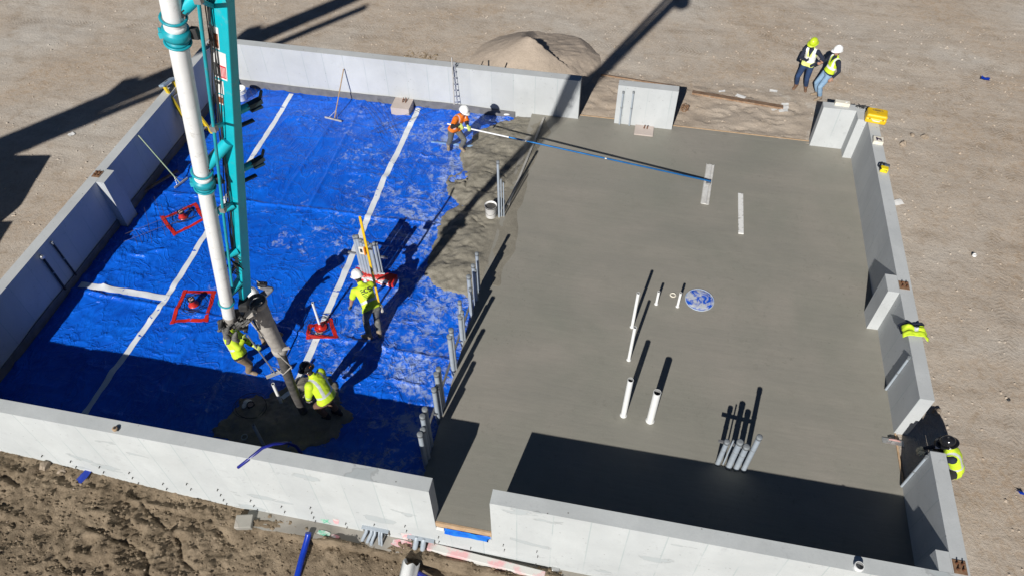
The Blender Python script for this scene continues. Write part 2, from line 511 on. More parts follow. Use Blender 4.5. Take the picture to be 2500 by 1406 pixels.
def mat_sheet():
    m, nt, b = newmat('blue_vapour_barrier'); nb = NB(nt)
    x, y, z = nb.xyz()
    near = nb.math('ADD', nb.math('MULTIPLY', nb.math('ADD', x, 16.5), 0.026), nb.math('MULTIPLY', y, 0.004))   # splashes thicken towards the pour
    big = nb.noise(1.1, 6, 0.68, dist=0.8)
    spat = nb.noise(5.6, 9, 0.80, dist=0.7)
    s1 = nb.math('ADD', nb.math('MULTIPLY', spat, 0.62), nb.math('ADD', nb.math('MULTIPLY', big, 0.46), nb.math('MULTIPLY', near, 0.72)))
    white = nb.ramp(s1, 0.672, 0.745)
    grey_n = nb.math('ADD', nb.math('MULTIPLY', nb.noise(3.1, 8, 0.74, dist=0.5), 0.9), nb.math('MULTIPLY', near, 0.7))
    grey = nb.ramp(grey_n, 0.668, 0.715)
    base = nb.mix(nb.ramp(nb.noise(1.6, 7, 0.7, dist=0.8), 0.36, 0.64), (0.003, 0.088, 0.56), (0.004, 0.140, 0.76))
    col = nb.mix(nb.math('MULTIPLY', white, 0.58), base, (0.44, 0.52, 0.64))
    col = nb.mix(nb.math('MULTIPLY', grey, 0.62), col, (0.22, 0.205, 0.165))
    nb.link(col, b.inputs['Base Color'])
    b.inputs['Specular IOR Level'].default_value = 0.45
    nb.link(nb.mix(nb.math('MAXIMUM', white, grey), (0.36, 0.36, 0.36), (0.75, 0.75, 0.75)), b.inputs['Roughness'])
    cr1 = nb.ramp(nb.math('ABSOLUTE', nb.math('SUBTRACT', nb.noise(1.5, 4, 0.55, dist=1.0), 0.5)), 0.0, 0.045)
    cr2 = nb.ramp(nb.math('ABSOLUTE', nb.math('SUBTRACT', nb.noise(2.6, 4, 0.55, src=nb.mapping(nb.pos, (1.0, 0.4, 1), loc=(4, 7, 0)), dist=0.8), 0.5)), 0.0, 0.05)
    hgt = nb.math('ADD', nb.math('ADD', nb.math('MULTIPLY', nb.noise(3.4, 4, 0.55, dist=1.2), 0.8), nb.math('MULTIPLY', spat, 0.3)), nb.math('ADD', nb.math('MULTIPLY', cr1, -1.0), nb.math('MULTIPLY', cr2, -0.8)))
    nb.link(nb.bump(hgt, 0.5, 0.026), b.inputs['Normal'])
    return m


M['sheet'] = mat_sheet()

# ------------------------------------------------------------------ ground outside the foundation
PIT_BACK = ((-7.306, -6.301), (-4.712, -1.043))       # openings in the back wall
PIT_RIGHT = (2.107, 3.165)                             # opening in the right wall


def ground_z(x, y):
    x = np.asarray(x, float); y = np.asarray(y, float)
    und = 0.05 * fbm(x * 0.35, y * 0.35, 4, 3) + 0.018 * fbm(x * 2.2, y * 2.2, 3, 9)
    z = GRADE + und
    # loose, trodden sand in and behind the back openings
    loose = sstep(-8.2, -6.8, x) * (1 - sstep(-1.5, -0.6, x)) * sstep(11.9, 12.1, y) * (1 - sstep(13.6, 14.6, y))
    z = z + loose * (0.07 * fbm(x * 2.0, y * 2.6, 4, 5, gain=0.6) - 0.05 * (1 - sstep(0, 0.07, np.abs(fbm(x * 1.4, y * 2.2, 3, 12)))) + 0.03 * (y - 12.0).clip(0, 1.6))
    # grade falls away in front of the building
    edge = np.where((x < T - 0.02) & (x > -W - T + 0.02), -0.062, -2.6)
    front = 1 - sstep(0.0, 0.013, y - edge + 0.013)
    z = z * (1 - front) + (-1.45) * front
    inside = (x > -W - 0.06) & (x < 0.06) & (y > -0.06) & (y < D + 0.06)
    return np.where(inside, -0.50, z)


def lines(segs):
    out = []
    for a, b_, st in segs: out.extend(np.arange(a, b_ - 1e-6, st))
    return np.array(out)


xs = np.unique(np.round(np.concatenate([lines([(-120, -32, 8), (-32, -18.3, 0.16), (-18.3, 1.2, 0.10), (1.2, 8, 0.16), (8, 121, 8)]), [-W - 0.20, -W - 0.07, -W - 0.05, 0.05, 0.07, 0.20]]), 4))
ys = np.unique(np.round(np.concatenate([lines([(-120, -8, 8), (-8, -0.4, 0.3), (-0.4, 11.7, 0.16), (11.7, 14.8, 0.06), (14.8, 26, 0.16), (26, 140, 8)]), [-0.21, -0.19, -0.09, -0.07, -0.05, D + 0.05, D + 0.07, D + 0.19]]), 4))
gx, gy = np.meshgrid(xs, ys)
ground = grid_mesh('ground', gx, gy, ground_z(gx, gy), M['soil'])
tag(ground, kind='structure')

# the dug strip in front of the front wall: clods, furrows and a bank
fx_, fy_ = np.meshgrid(np.arange(-18.6, 1.5, 0.034), np.arange(-4.2, -0.18, 0.030))
contact = np.interp(fx_, [-18, -16.4, -15.2, -13.7, -12.2, -9, -7, -5, 0], [-0.55, -0.64, -0.80, -1.00, -1.13, -1.16, -1.15, -1.00, -0.85])
dist = (-T - fy_).clip(0, None)
fz = contact - 0.06 * dist + 0.16 * fbm(fx_ * 0.9, fy_ * 0.9, 4, 41) * sstep(0.05, 0.6, dist)
clod = ridged(fx_ * 2.6, fy_ * 2.6, 77, 4)
cl_amt = sstep(-0.35, 0.25, fbm(fx_ * 0.7 + 3, fy_ * 0.7, 3, 51) + np.where(fx_ < -11, 0.22, -0.05))
fz += (0.085 * clod - 0.05) * cl_amt * sstep(0.0, 0.25, dist)
fz += 0.060 * np.abs(fbm(fx_ * 7, fy_ * 7, 4, 61, gain=0.65)) * (0.4 + cl_amt)
furrow = np.abs(np.sin((fx_ * 0.9 + fy_ * 1.7 + 0.7 * fbm(fx_ * 0.8, fy_ * 0.8, 3, 15)) * 2.3))
fz += -0.07 * (1 - sstep(0.0, 0.28, furrow)) * sstep(-0.1, 0.25, fbm(fx_ * 0.5, fy_ * 0.5, 2, 19)) * sstep(0.15, 0.5, dist)
foot = (fx_ > -12.0) & (dist < 0.36)                     # footing stays mostly clear of soil
fz = np.where(foot, (np.where(fx_ > -8.3, -1.035, -1.088) + 0.16 * fbm(fx_ * 1.3, fy_ * 5, 5, 88) + 0.05 * sstep(0.08, 0.30, dist)), fz)
dug = grid_mesh('dug_soil', fx_, fy_, fz, M['soil_front'])
tag(dug, kind='structure')

# ------------------------------------------------------------------ foundation walls
ZB = -1.30


def wall_run(name, label, mb, mat, origin, bevel=0.008):
    o = mb.build(name, mat, origin=origin, bevel=bevel)
    return tag(o, label, 'wall')


def subdivide(o, cuts):
    pass


g0, g1 = -8.182, -7.158                                   # door opening in the front wall
mb = MB()
mb.prism([(-W - T, ZB), (T - 0.001, ZB), (T - 0.001, H), (g1, H), (g1, -0.275), (g0, -0.275), (g0, H), (-W - T, H)], -T, 0.0, axis='y')
wall_f = wall_run('foundation_wall', 'tall sunlit front concrete wall with notched door opening', mb, M['wall_front'], (-9, 0, 0))
mb = MB(); mb.prism([(-W - T, 0.002), (-W, 0.002), (-W, D - 0.002), (-W - T, D - 0.002)], -0.6, H)
wall_l = wall_run('foundation_wall', 'shaded left concrete wall with ladder leaning on it', mb, M['wall'], (-W, 6, 0))
mb = MB(); mb.prism([(-W - T, D), (PIT_BACK[0][0], D), (PIT_BACK[0][0], D + T), (-W - T, D + T)], -0.6, H)
wall_b = wall_run('foundation_wall', 'long sunlit back concrete wall below the sand heap', mb, M['wall'], (-12, D, 0))
mb = MB(); mb.prism([(PIT_BACK[0][1], D), (PIT_BACK[1][0], D), (PIT_BACK[1][0], D + T), (PIT_BACK[0][1], D + T)], -0.6, H)
wall_p = wall_run('foundation_wall', 'short freestanding concrete wall pier between two back openings', mb, M['wall'], (-5.5, D, 0))
mb = MB(); mb.prism([(PIT_BACK[1][1], D), (-0.002, D), (-0.002, PIT_RIGHT[1]), (T, PIT_RIGHT[1]), (T, D + T), (PIT_BACK[1][1], D + T)], -0.6, H)
wall_r = wall_run('foundation_wall', 'right concrete wall carrying yellow case and folded jacket', mb, M['wall'], (0, 8, 0))
mb = MB(); mb.prism([(0.0, 0.002), (T, 0.002), (T, PIT_RIGHT[0]), (0.0, PIT_RIGHT[0])], -0.6, H)
wall_r2 = wall_run('foundation_wall', 'short right concrete wall beside the crouching worker', mb, M['wall'], (0, 1, 0))


def child_of(o, mb, name, mat, bevel=0.006):
    c = mb.build(name, mat, origin=o.location, bevel=bevel)
    c.location = (0, 0, 0); c.parent = o
    return c


# pilasters (chamfered column stubs) on the side walls
child_of(wall_l, MB().prism([(-W + 0.002, 5.70), (-W + 0.205, 5.70), (-W + 0.205, 6.155), (-W + 0.002, 6.155)], -0.6, H - 0.002), 'pilaster', M['wall'])
child_of(wall_r, MB().prism([(-0.232, 5.70), (-0.004, 5.70), (-0.004, 6.175), (-0.232, 6.175)], -0.3, H - 0.002), 'pilaster', M['wall'])
child_of(wall_r, MB().prism([(-0.229, 11.485), (-0.004, 11.485), (-0.004, D - 0.002), (-0.229, D - 0.002)], -0.3, H - 0.002), 'pilaster', M['wall'])
child_of(wall_r2, MB().prism([(-0.20, 0.003), (-0.002, 0.003), (-0.002, 0.340), (-0.20, 0.340)], -0.3, H - 0.002), 'pilaster', M['wall'])
# column pads with anchor bolts
M['rust'] = pm('rusty_steel', (0.22, 0.095, 0.045), (0.12, 0.05, 0.025), 30, 0.8, 0.3, metal=0.3)
M['rust_plate'] = pm('rusty_plate', (0.26, 0.155, 0.085), (0.17, 0.09, 0.05), 18, 0.8, 0.2)


def anchor(parent, cx, cy, z, sx=0.13, sy=0.15, plate=True, nx=2, ny=2, tall=0.07):
    px, py, pz = parent.location
    cx -= px; cy -= py; z -= pz
    if plate:
        pl = MB().box((cx, cy, z + 0.006), (sx * 1.5, sy * 1.45, 0.010)).build('anchor_plate', M['rust_plate'], parent)
    for i in range(nx):
        for j in range(ny):
            bx = cx + (i - (nx - 1) / 2) * sx * 0.62; by = cy + (j - (ny - 1) / 2) * sy * 0.62
            b_ = MB().cyl((bx, by, z), (bx + 0.004, by, z + tall), 0.011, n=8)
            b_.cyl((bx, by, z + 0.013), (bx, by, z + 0.033), 0.020, n=6, smooth=False)
            b_.build('anchor_bolt', M['rust'], parent)


anchor(wall_l, *(-17.965, 5.953, 1.219)[:2], H)
anchor(wall_r, *(0.102, 5.915, 1.219)[:2], H)
anchor(wall_r2, *(0.116, 0.118, 1.219)[:2], H)
anchor(wall_l, -W - 0.06, D - 0.16, H, plate=False)
mb = MB().prism([(-12.62, 11.33), (-12.08, 11.33), (-12.08, D - 0.003), (-12.62, D - 0.003)], -0.6, 0.03)
pad1 = tag(mb.build('column_pad', M['pad'], origin=(-12.35, 11.55, 0), bevel=0.012), 'low concrete column pad with rusty bolts against the back wall', 'pad')
anchor(pad1, -12.30, 11.68, 0.03, plate=False, tall=0.10)
mb = MB().prism([(-5.71, 11.42), (-5.20, 11.42), (-5.20, D - 0.003), (-5.71, D - 0.003)], -0.3, 0.035)
pad2 = tag(mb.build('column_pad', M['pad'], origin=(-5.45, 11.6, 0), bevel=0.01), 'low concrete column pad at the foot of the freestanding pier', 'pad')
anchor(pad2, -5.42, 11.70, 0.035, plate=False, nx=2, ny=1, tall=0.11)

# footing that shows below the front wall
fo = MB()
for i in range(30):
    xa = -12.0 + i * 0.4; xb = xa + 0.4
    ya = -T - 0.30 - 0.03 * math.sin(i * 1.7) - 0.02 * math.sin(i * 0.6); yb = -T - 0.30 - 0.03 * math.sin((i + 1) * 1.7) - 0.02 * math.sin((i + 1) * 0.6)
    fo.add([(xa, -T + 0.01, -1.06), (xb, -T + 0.01, -1.06), (xb, yb, -1.075), (xa, ya, -1.075), (xa, ya - 0.01, -1.4), (xb, yb - 0.01, -1.4)], [(3, 2, 1, 0), (4, 5, 2, 3)])
fo.add([(-12.0, -T + 0.01, -1.06), (-12.0, -T - 0.30, -1.075), (-12.0, -T - 0.31, -1.4), (-12.0, -T + 0.01, -1.4)], [(0, 1, 2, 3)])
c_ = child_of(wall_f, fo, 'footing', M['footing'], bevel=0)

# cut form ties standing out of the front face
M['tie'] = pm('cut_steel_tie', (0.10, 0.09, 0.08), (0.05, 0.05, 0.05), 40, 0.6, metal=0.5)
tie_me = None
TIES = []
for k in range(17):
    xk = -16.10 + 0.61 * k
    for zz, p_ in ((-0.36, 0.55), (-0.58, 0.75), (-0.80, 0.8), (-0.98, 0.6)):
        lim = np.interp(xk, [-16.4, -15.2, -13.7, -12.2, 0], [-0.60, -0.76, -0.95, -1.06, -1.06])
        if zz > lim + 0.04 and random.random() < p_ and not (g0 - 0.05 < xk < g1 + 0.05 and zz > -0.5):
            TIES.append((xk + random.uniform(-0.02, 0.02), zz))
for (tx, tz) in TIES:
    if tie_me is None:
        tm = MB().box((0, -0.022, -0.008), (0.010, 0.044, 0.024), rot=(0.25, 0, 0))
        t_ = tm.build('form_tie', M['tie'], wall_f); tie_me = t_.data
    else:
        t_ = bpy.data.objects.new('form_tie', tie_me); COL.objects.link(t_); t_.parent = wall_f
    t_.location = (tx - wall_f.location.x, -T - wall_f.location.y, tz - wall_f.location.z)

# ------------------------------------------------------------------ slab, fresh concrete, plastic sheet
sx_ = np.unique(np.concatenate([np.arange(-8.62, 0.0, 0.09), [0.0]])); sy_ = np.unique(np.concatenate([np.arange(0.0, D, 0.09), [D]]))
X, Y = np.meshgrid(sx_, sy_)
Zs = 0.0035 * fbm(X * 0.9, Y * 0.9, 3, 5) + 0.0022 * fbm(X * 4, Y * 2.2, 3, 6)
slab = grid_mesh('concrete_slab', X, Y, Zs, M['slab'])
tag(slab, kind='structure')
for a, bq in PIT_BACK:
    o = MB().box(((a + bq) / 2, D + 0.085, -0.08), (bq - a - 0.004, 0.168, 0.16)).build('slab_edge', M['slab'], slab)
MB().box(((g0 + g1) / 2, -0.104, -0.09), (g1 - g0 - 0.004, 0.206, 0.18)).build('slab_edge', M['slab'], slab)

# rough, freshly placed concrete left of the screed line
FRESH_POLY = [p[:2] for p in ((-9.065, 11.917, -0.100), (-9.322, 11.661, -0.120), (-9.881, 11.133, -0.120), (-9.983, 10.814, -0.120), (-10.020, 10.277, -0.120), (-10.274, 10.050, -0.120), (-10.101, 9.303, -0.120), (-10.367, 8.868, -0.120), (-10.088, 8.292, -0.120), (-9.825, 8.015, -0.120), (-10.178, 7.491, -0.120), (-10.217, 7.246, -0.120), (-10.087, 6.652, -0.120), (-9.977, 6.394, -0.120), (-10.095, 6.017, -0.120), (-10.062, 5.547, -0.120), (-9.830, 5.347, -0.120), (-9.486, 5.074, -0.120), (-8.939, 5.019, -0.120))] + [(-8.62, 5.1), (-7.6, 5.1), (-7.6, 11.9), (-8.4, 11.9)]
X, Y = np.meshgrid(np.arange(-11.2, -7.55, 0.028), np.arange(4.6, D - 0.005, 0.028))
sd = poly_sd(X, Y, FRESH_POLY) + 0.16 * fbm(X * 2.2, Y * 2.2, 5, 21, gain=0.62)
lump = fbm(X * 2.4, Y * 2.8, 4, 33, gain=0.5)
gash = (1 - sstep(0.0, 0.05, np.abs(fbm(X * 1.5, Y * 2.8, 3, 71)))) * sstep(0.0, 0.25, fbm(X * 0.9, Y * 0.9, 2, 72))
smooth_in = sstep(-9.0, -8.25, X + 0.15 * fbm(X, Y, 3, 44))
Zf = -0.26 + 0.11 * sstep(-0.03, 0.05, sd) + 0.14 * sstep(0.0, 0.75, sd)
Zf += (0.100 * lump + 0.020 * np.abs(fbm(X * 6, Y * 7, 3, 83, gain=0.5)) - 0.085 * gash) * sstep(0.0, 0.2, sd) * (1 - 0.97 * smooth_in)
drop = sstep(-8.30, -7.85, X + 0.30 * fbm(X * 0.9, Y * 0.9, 3, 90))
Zf = Zf * (1 - smooth_in) + (0.006 - 0.03 * drop) * smooth_in * sstep(0.0, 0.3, sd) + Zf * smooth_in * (1 - sstep(0.0, 0.3, sd))
fresh = grid_mesh('fresh_concrete', X, Y, Zf, M['fresh'])
tag(fresh, 'rough freshly placed concrete at the edge of the finished slab', 'concrete', kind='structure')

MOUND_POLY = [p[:2] for p in ((-12.921, 0.683, -0.150), (-12.849, 1.184, -0.150), (-12.471, 1.627, -0.150), (-12.010, 1.956, -0.150), (-11.784, 2.389, -0.150), (-11.360, 2.576, -0.150), (-10.776, 2.076, -0.150), (-10.476, 1.646, -0.150), (-10.447, 1.230, -0.150), (-10.651, 0.917, -0.150), (-11.360, 0.600, -0.150), (-12.490, 0.496, -0.150))]
X, Y = np.meshgrid(np.arange(-13.6, -10.0, 0.03), np.arange(0.02, 2.9, 0.03))
sd = poly_sd(X, Y, MOUND_POLY) + 0.26 * fbm(X * 1.9, Y * 1.9, 5, 23, gain=0.62)
Zm = -0.27 + 0.12 * sstep(-0.03, 0.06, sd) + 0.10 * sstep(0.0, 0.7, sd) + (0.075 * fbm(X * 3, Y * 3, 5, 35, gain=0.65) + 0.03 * np.abs(fbm(X * 8, Y * 8, 3, 36))) * sstep(0, 0.2, sd)
mound = grid_mesh('fresh_concrete', X, Y, Zm, M['fresh'])
tag(mound, 'dark patch of pumped concrete spreading under the hose end', 'concrete', kind='structure')

# the plastic sheet with folds
def sheet_z(x, y):
    x = np.asarray(x, float); y = np.asarray(y, float)
    wx = x + 0.35 * fbm(x * 0.6, y * 0.6, 3, 2); wy = y + 0.35 * fbm(x * 0.6 + 5, y * 0.6, 3, 4)
    f1 = ridged(wx * 1.1, wy * 0.42, 101, 3); f2 = ridged(wx * 0.45, wy * 1.2, 111, 3)
    amt = 0.35 + 0.65 * sstep(-0.3, 0.3, fbm(x * 0.4, y * 0.4, 2, 7) + np.where(x < -14.5, 0.25, 0))
    c = 0.060 * (f1 / 1.75) ** 4 * amt + 0.045 * (f2 / 1.75) ** 4 * amt
    c += 0.016 * fbm(x * 1.1, y * 1.1, 3, 14) + 0.016 * fbm(x * 4.5, y * 4.5, 3, 16) * amt
    k1 = ridged(wx * 2.3 + 4, wy * 0.95, 131, 2); k2 = ridged(wx * 1.0, wy * 2.4 + 9, 141, 2)
    c += amt * (0.046 * (k1 / 1.5) ** 4 + 0.046 * (k2 / 1.5) ** 4)
    # a few long straight creases from the folded roll
    for k, (a, b_, c0) in enumerate(((1.0, 0.02, 13.35), (1.0, -0.03, 14.5), (0.03, 1.0, -3.05), (1.0, 0.05, 9.9), (-0.02, 1.0, -7.4))):
        dd = np.abs(a * x + b_ * y + c0 + 0.04 * fbm(x, y, 2, 60 + k))
        c += 0.035 * np.exp(-(dd / 0.045) ** 2)
    return SHEET + c - 0.034


X, Y = np.meshgrid(np.arange(-W + 0.012, -8.45, 0.030), np.arange(0.012, D - 0.01, 0.030))
Z = sheet_z(X, Y)
keep = ~((X < -W + 0.215) & (Y > 5.69) & (Y < 6.165))
sheet = grid_mesh('plastic_sheet', X, Y, Z, M['sheet'], keep=keep)
tag(sheet, 'crumpled blue plastic vapour barrier spread over the left half', 'plastic sheet')

# grey foam expansion strip along the foot of the left and back walls
M['foam'] = pm('grey_foam', (0.17, 0.165, 0.165), (0.12, 0.12, 0.125), 5, 0.9, 0.2, 30)


def foam_strip(p0, p1, nrm, label, seed, tag_it=True):
    p0 = np.array(p0); p1 = np.array(p1); L = np.linalg.norm(p1 - p0); n = max(3, int(L / 0.12)); d = (p1 - p0) / L
    mb = MB(); vs = []
    for i in range(n + 1):
        s_ = L * i / n; q = p0 + d * s_
        w = float(0.035 * fbm(s_ * 0.8, seed, 3, 3)); off = 0.006 + 0.016 * abs(float(fbm(s_ * 1.1, seed, 2, 8)))
        for o_, z in ((off, -0.23), (off + 0.022, -0.23), (off + 0.020, 0.025 + w), (off, 0.025 + w)):
            vs.append((q[0] + nrm[0] * o_, q[1] + nrm[1] * o_, z))
    fs = []
    for i in range(n):
        for k in range(4):
            l = (k + 1) % 4
            fs.append((i * 4 + k, i * 4 + l, (i + 1) * 4 + l, (i + 1) * 4 + k))
    fs += [(0, 1, 2, 3), (n * 4 + 3, n * 4 + 2, n * 4 + 1, n * 4)]
    mb.add(vs, fs)
    o = mb.build('foam_strip', M['foam'], origin=tuple(p0) + (0,))
    bm_ = bmesh.new(); bm_.from_mesh(o.data); bmesh.ops.recalc_face_normals(bm_, faces=bm_.faces); bm_.to_mesh(o.data); bm_.free()
    return tag(o, label, 'foam strip')


foam_strip((-W, D), (-12.63, D), (0, -1), 'grey foam strip along the back wall left of the column pad', 1)
foam_strip((-12.07, D), (-9.1, D), (0, -1), 'grey foam strip along the back wall right of the column pad', 2)
foam_strip((-W, 0.05), (-W, 5.69), (1, 0), 'dark foam strip under the left wall, nearer the front wall', 3)
foam_strip((-W, 6.16), (-W, D - 0.05), (1, 0), 'dark foam strip under the left wall behind the pilaster', 4)

# timber edge forms in the openings
M['pine'] = pm('pine_board', (0.52, 0.36, 0.22), (0.42, 0.28, 0.16), 9, 0.75, 0.15)
M['oldwood'] = pm('weathered_board', (0.30, 0.19, 0.115), (0.20, 0.115, 0.065), 7, 0.85, 0.2, dirt=(0.33, 0.26, 0.19), dirt_amt=0.4)
tag(MB().box(((g0 + g1) / 2, -T + 0.022, -0.075), (g1 - g0 - 0.006, 0.040, 0.145)).build('form_board', M['pine'], bevel=0.003), 'pale timber form board closing the front door opening', 'board')
tag(MB().box(((PIT_BACK[1][0] + PIT_BACK[1][1]) / 2, D + 0.19, -0.06), (PIT_BACK[1][1] - PIT_BACK[1][0] - 0.01, 0.028, 0.14)).build('form_board', M['pine'], bevel=0.003), 'thin timber form board across the wide back opening', 'board')
tag(MB().box(((PIT_BACK[0][0] + PIT_BACK[0][1]) / 2, D + 0.19, -0.06), (PIT_BACK[0][1] - PIT_BACK[0][0] - 0.01, 0.028, 0.14)).build('form_board', M['pine'], bevel=0.003), 'thin timber form board across the narrow back opening', 'board')
tag(MB().box((0.022, (PIT_RIGHT[0] + PIT_RIGHT[1]) / 2, -0.06), (0.034, PIT_RIGHT[1] - PIT_RIGHT[0] - 0.01, 0.14)).build('form_board', M['pine'], bevel=0.003), 'timber form board in the right wall opening', 'board')

# sand heap behind the back wall
X, Y = np.meshgrid(np.arange(-11.6, -5.6, 0.04), np.arange(D + T + 0.004, 16.6, 0.04))
ax_, ay_ = -9.06, 14.25
r_ = np.hypot(X - ax_, Y - ay_)
cone = 1.0 - 0.5 * r_ + 0.05 * fbm(X * 0.9, Y * 0.9, 3, 37)
ry = np.interp(X, [-12, -9.4, -9.06, -8.5, -8.05, -7.5, -7.05, -5], [15.6, 14.7, 14.22, 14.02, 13.84, 13.70, 13.62, 13.6]) + 0.14 * fbm(X * 2.6, Y * 0.3, 4, 31, gain=0.7)
backv = 0.50 * (1 - np.hypot((X - ax_ - 0.5) / 3.0, (Y - ay_) / 2.0)) + 0.03 * np.abs(fbm(X * 1.2 + Y * 0.5, Y * 3.5 - X * 1.5, 3, 39))
backv = np.minimum(backv, cone + 0.10 * sstep(0.3, 1.2, Y - ry))
mixb = sstep(0.0, 0.03, Y - ry) * sstep(-9.5, -9.1, X)
hp = cone * (1 - mixb) + np.where(X > -9.5, backv, cone) * mixb
hp = hp + 0.014 * fbm(X * 6, Y * 6, 3, 38) + 0.02 * fbm(X * 2.2, Y * 2.2, 3, 40)
fadeY = 1.0
gz_ = ground_z(X, Y)
Zp = gz_ + np.where(hp > 0.0, hp * fadeY, -0.10) - 0.02
heap = grid_mesh('sand_heap', X, Y, Zp, M['sand'], keep=(Zp > gz_ - 0.15))
tag(heap, 'pale sand heap with a cut dark edge behind the back wall', 'sand heap')


# ------------------------------------------------------------------ common object materials
M['pvc'] = pm('white_pvc', (0.80, 0.80, 0.78), (0.74, 0.74, 0.72), 6, 0.35)
M['pvc_in'] = pm('pipe_bore', (0.30, 0.30, 0.29), (0.2, 0.2, 0.2), 10, 0.6)
M['conduit'] = pm('grey_conduit', (0.36, 0.40, 0.44), (0.30, 0.34, 0.38), 7, 0.42, dirt=(0.42, 0.40, 0.36), dirt_amt=0.32)
M['conduit_cap'] = pm('conduit_cap', (0.24, 0.26, 0.27), (0.16, 0.17, 0.18), 25, 0.6)
M['strut'] = pm('galvanised_strut', (0.38, 0.38, 0.37), (0.28, 0.28, 0.28), 12, 0.45, metal=0.6)
M['dark'] = pm('black_rubber', (0.022, 0.022, 0.024), (0.035, 0.034, 0.033), 14, 0.7)
M['steel'] = pm('bare_rebar', (0.16, 0.13, 0.11), (0.09, 0.07, 0.06), 30, 0.6, metal=0.6)
M['wire'] = pm('dark_wire', (0.05, 0.045, 0.05), (0.03, 0.03, 0.03), 30, 0.55, metal=0.4)
M['tape_white'] = pm('white_seam_tape', (0.78, 0.80, 0.82), (0.70, 0.73, 0.76), 3, 0.4, 0.15, 18, dirt=(0.42, 0.40, 0.36), dirt_amt=0.30)
M['tape_red'] = pm('red_sheathing_tape', (0.62, 0.030, 0.018), (0.46, 0.020, 0.014), 9, 0.38, 0.25, 30)
M['bucket'] = pm('bucket_plastic', (0.80, 0.79, 0.77), (0.70, 0.69, 0.66), 7, 0.4, dirt=(0.45, 0.42, 0.37), dirt_amt=0.33)
M['mud'] = pm('wet_mud', (0.10, 0.095, 0.088), (0.055, 0.052, 0.048), 12, 0.6, 0.6, 40)
M['yellow'] = pm('yellow_plastic', (0.80, 0.50, 0.010), (0.72, 0.44, 0.010), 5, 0.42)
M['yellow_rail'] = pm('yellow_fibreglass', (0.72, 0.52, 0.02), (0.62, 0.43, 0.02), 6, 0.45, dirt=(0.5, 0.42, 0.25), dirt_amt=0.30)
M['alu'] = pm('aluminium', (0.62, 0.62, 0.60), (0.50, 0.50, 0.49), 9, 0.38, metal=0.75)
M['alu_dirty'] = pm('cement_smeared_aluminium', (0.50, 0.48, 0.44), (0.38, 0.36, 0.32), 6, 0.65, 0.3, 30, metal=0.2)
M['wood'] = pm('wooden_handle', (0.42, 0.29, 0.17), (0.33, 0.22, 0.13), 8, 0.7)
M['foamwhite'] = pm('white_foam_block', (0.74, 0.70, 0.60), (0.68, 0.62, 0.50), 9, 0.8, 0.2, 40)
M['blueplastic'] = pm('blue_plastic', (0.006, 0.040, 0.40), (0.004, 0.03, 0.30), 6, 0.32)
M['bluetube'] = pm('blue_water_tube', (0.012, 0.018, 0.22), (0.010, 0.014, 0.16), 6, 0.35)
M['whitegloss'] = pm('white_enamel', (0.80, 0.80, 0.80), (0.76, 0.76, 0.76), 4, 0.25)
M['teal'] = pm('teal_boom_paint', (0.005, 0.46, 0.54), (0.006, 0.39, 0.46), 3, 0.36, coat=0.15, dirt=(0.13, 0.40, 0.44), dirt_amt=0.34)
M['teal_dull'] = pm('teal_fittings', (0.010, 0.34, 0.40), (0.010, 0.26, 0.32), 9, 0.42, dirt=(0.10, 0.22, 0.24), dirt_amt=0.35)
M['pipe_paint'] = pm('white_pipe_paint', (0.78, 0.78, 0.77), (0.72, 0.72, 0.71), 4, 0.42, dirt=(0.52, 0.51, 0.48), dirt_amt=0.36)
M['rag'] = pm('grey_rag', (0.17, 0.165, 0.155), (0.06, 0.058, 0.055), 16, 0.95, 0.6, 30)
M['hose_grey'] = pm('cement_caked_hose', (0.42, 0.39, 0.35), (0.30, 0.275, 0.25), 7, 0.85, 0.6, 25)
M['hose_black'] = pm('dirty_black_hose', (0.055, 0.052, 0.048), (0.11, 0.10, 0.09), 8, 0.8, 0.4, 22)
M['paper'] = pm('litter_paper', (0.74, 0.73, 0.71), (0.66, 0.65, 0.62), 12, 0.8)
M['rock'] = pm('pale_rock', (0.36, 0.29, 0.22), (0.26, 0.205, 0.15), 9, 0.95, 0.6, 25)
M['black_gloss'] = pm('black_plastic', (0.012, 0.012, 0.014), (0.02, 0.02, 0.022), 10, 0.25)
M['print_dark'] = pm('printed_black', (0.03, 0.03, 0.035), (0.05, 0.05, 0.05), 40, 0.5)
M['print_red'] = pm('printed_red', (0.60, 0.02, 0.03), (0.5, 0.02, 0.03), 40, 0.5)
M['print_brown'] = pm('printed_photo', (0.38, 0.12, 0.04), (0.09, 0.03, 0.015), 22, 0.5)


def stub(name, label, cat, P4, r, mat, group=None, hollow=True, collar=True, cap=None, lean=(0, 0)):
    """vertical pipe stub standing at (x, y, z) with height h"""
    x, y, z, h = P4
    t = thing(name, label, cat, (x, y, z), 0, group)
    mb = MB(); top = (lean[0], lean[1], h)
    if hollow: mb.pipe((0, 0, -0.04), top, r, min(0.007, r * 0.25), 16, 0, 1)
    else: mb.cyl((0, 0, -0.04), top, r, n=14)
    mb.build('tube', [mat, M['pvc_in']], t)
    if collar:
        MB().lathe([(r + 0.002, 0.0), (r + 0.016, 0.002), (r + 0.012, 0.012), (r + 0.002, 0.014)], n=16).build('collar', M['slab'] if mat is M['conduit'] else mat, t)
    if cap:
        MB().lathe([(0.0, h + 0.006), (r * 0.8, h + 0.006), (r + 0.006, h), (r + 0.006, h - 0.07), (r, h - 0.07)], (lean[0], lean[1], 0), n=16).build('end_cap', cap, t)
    return t


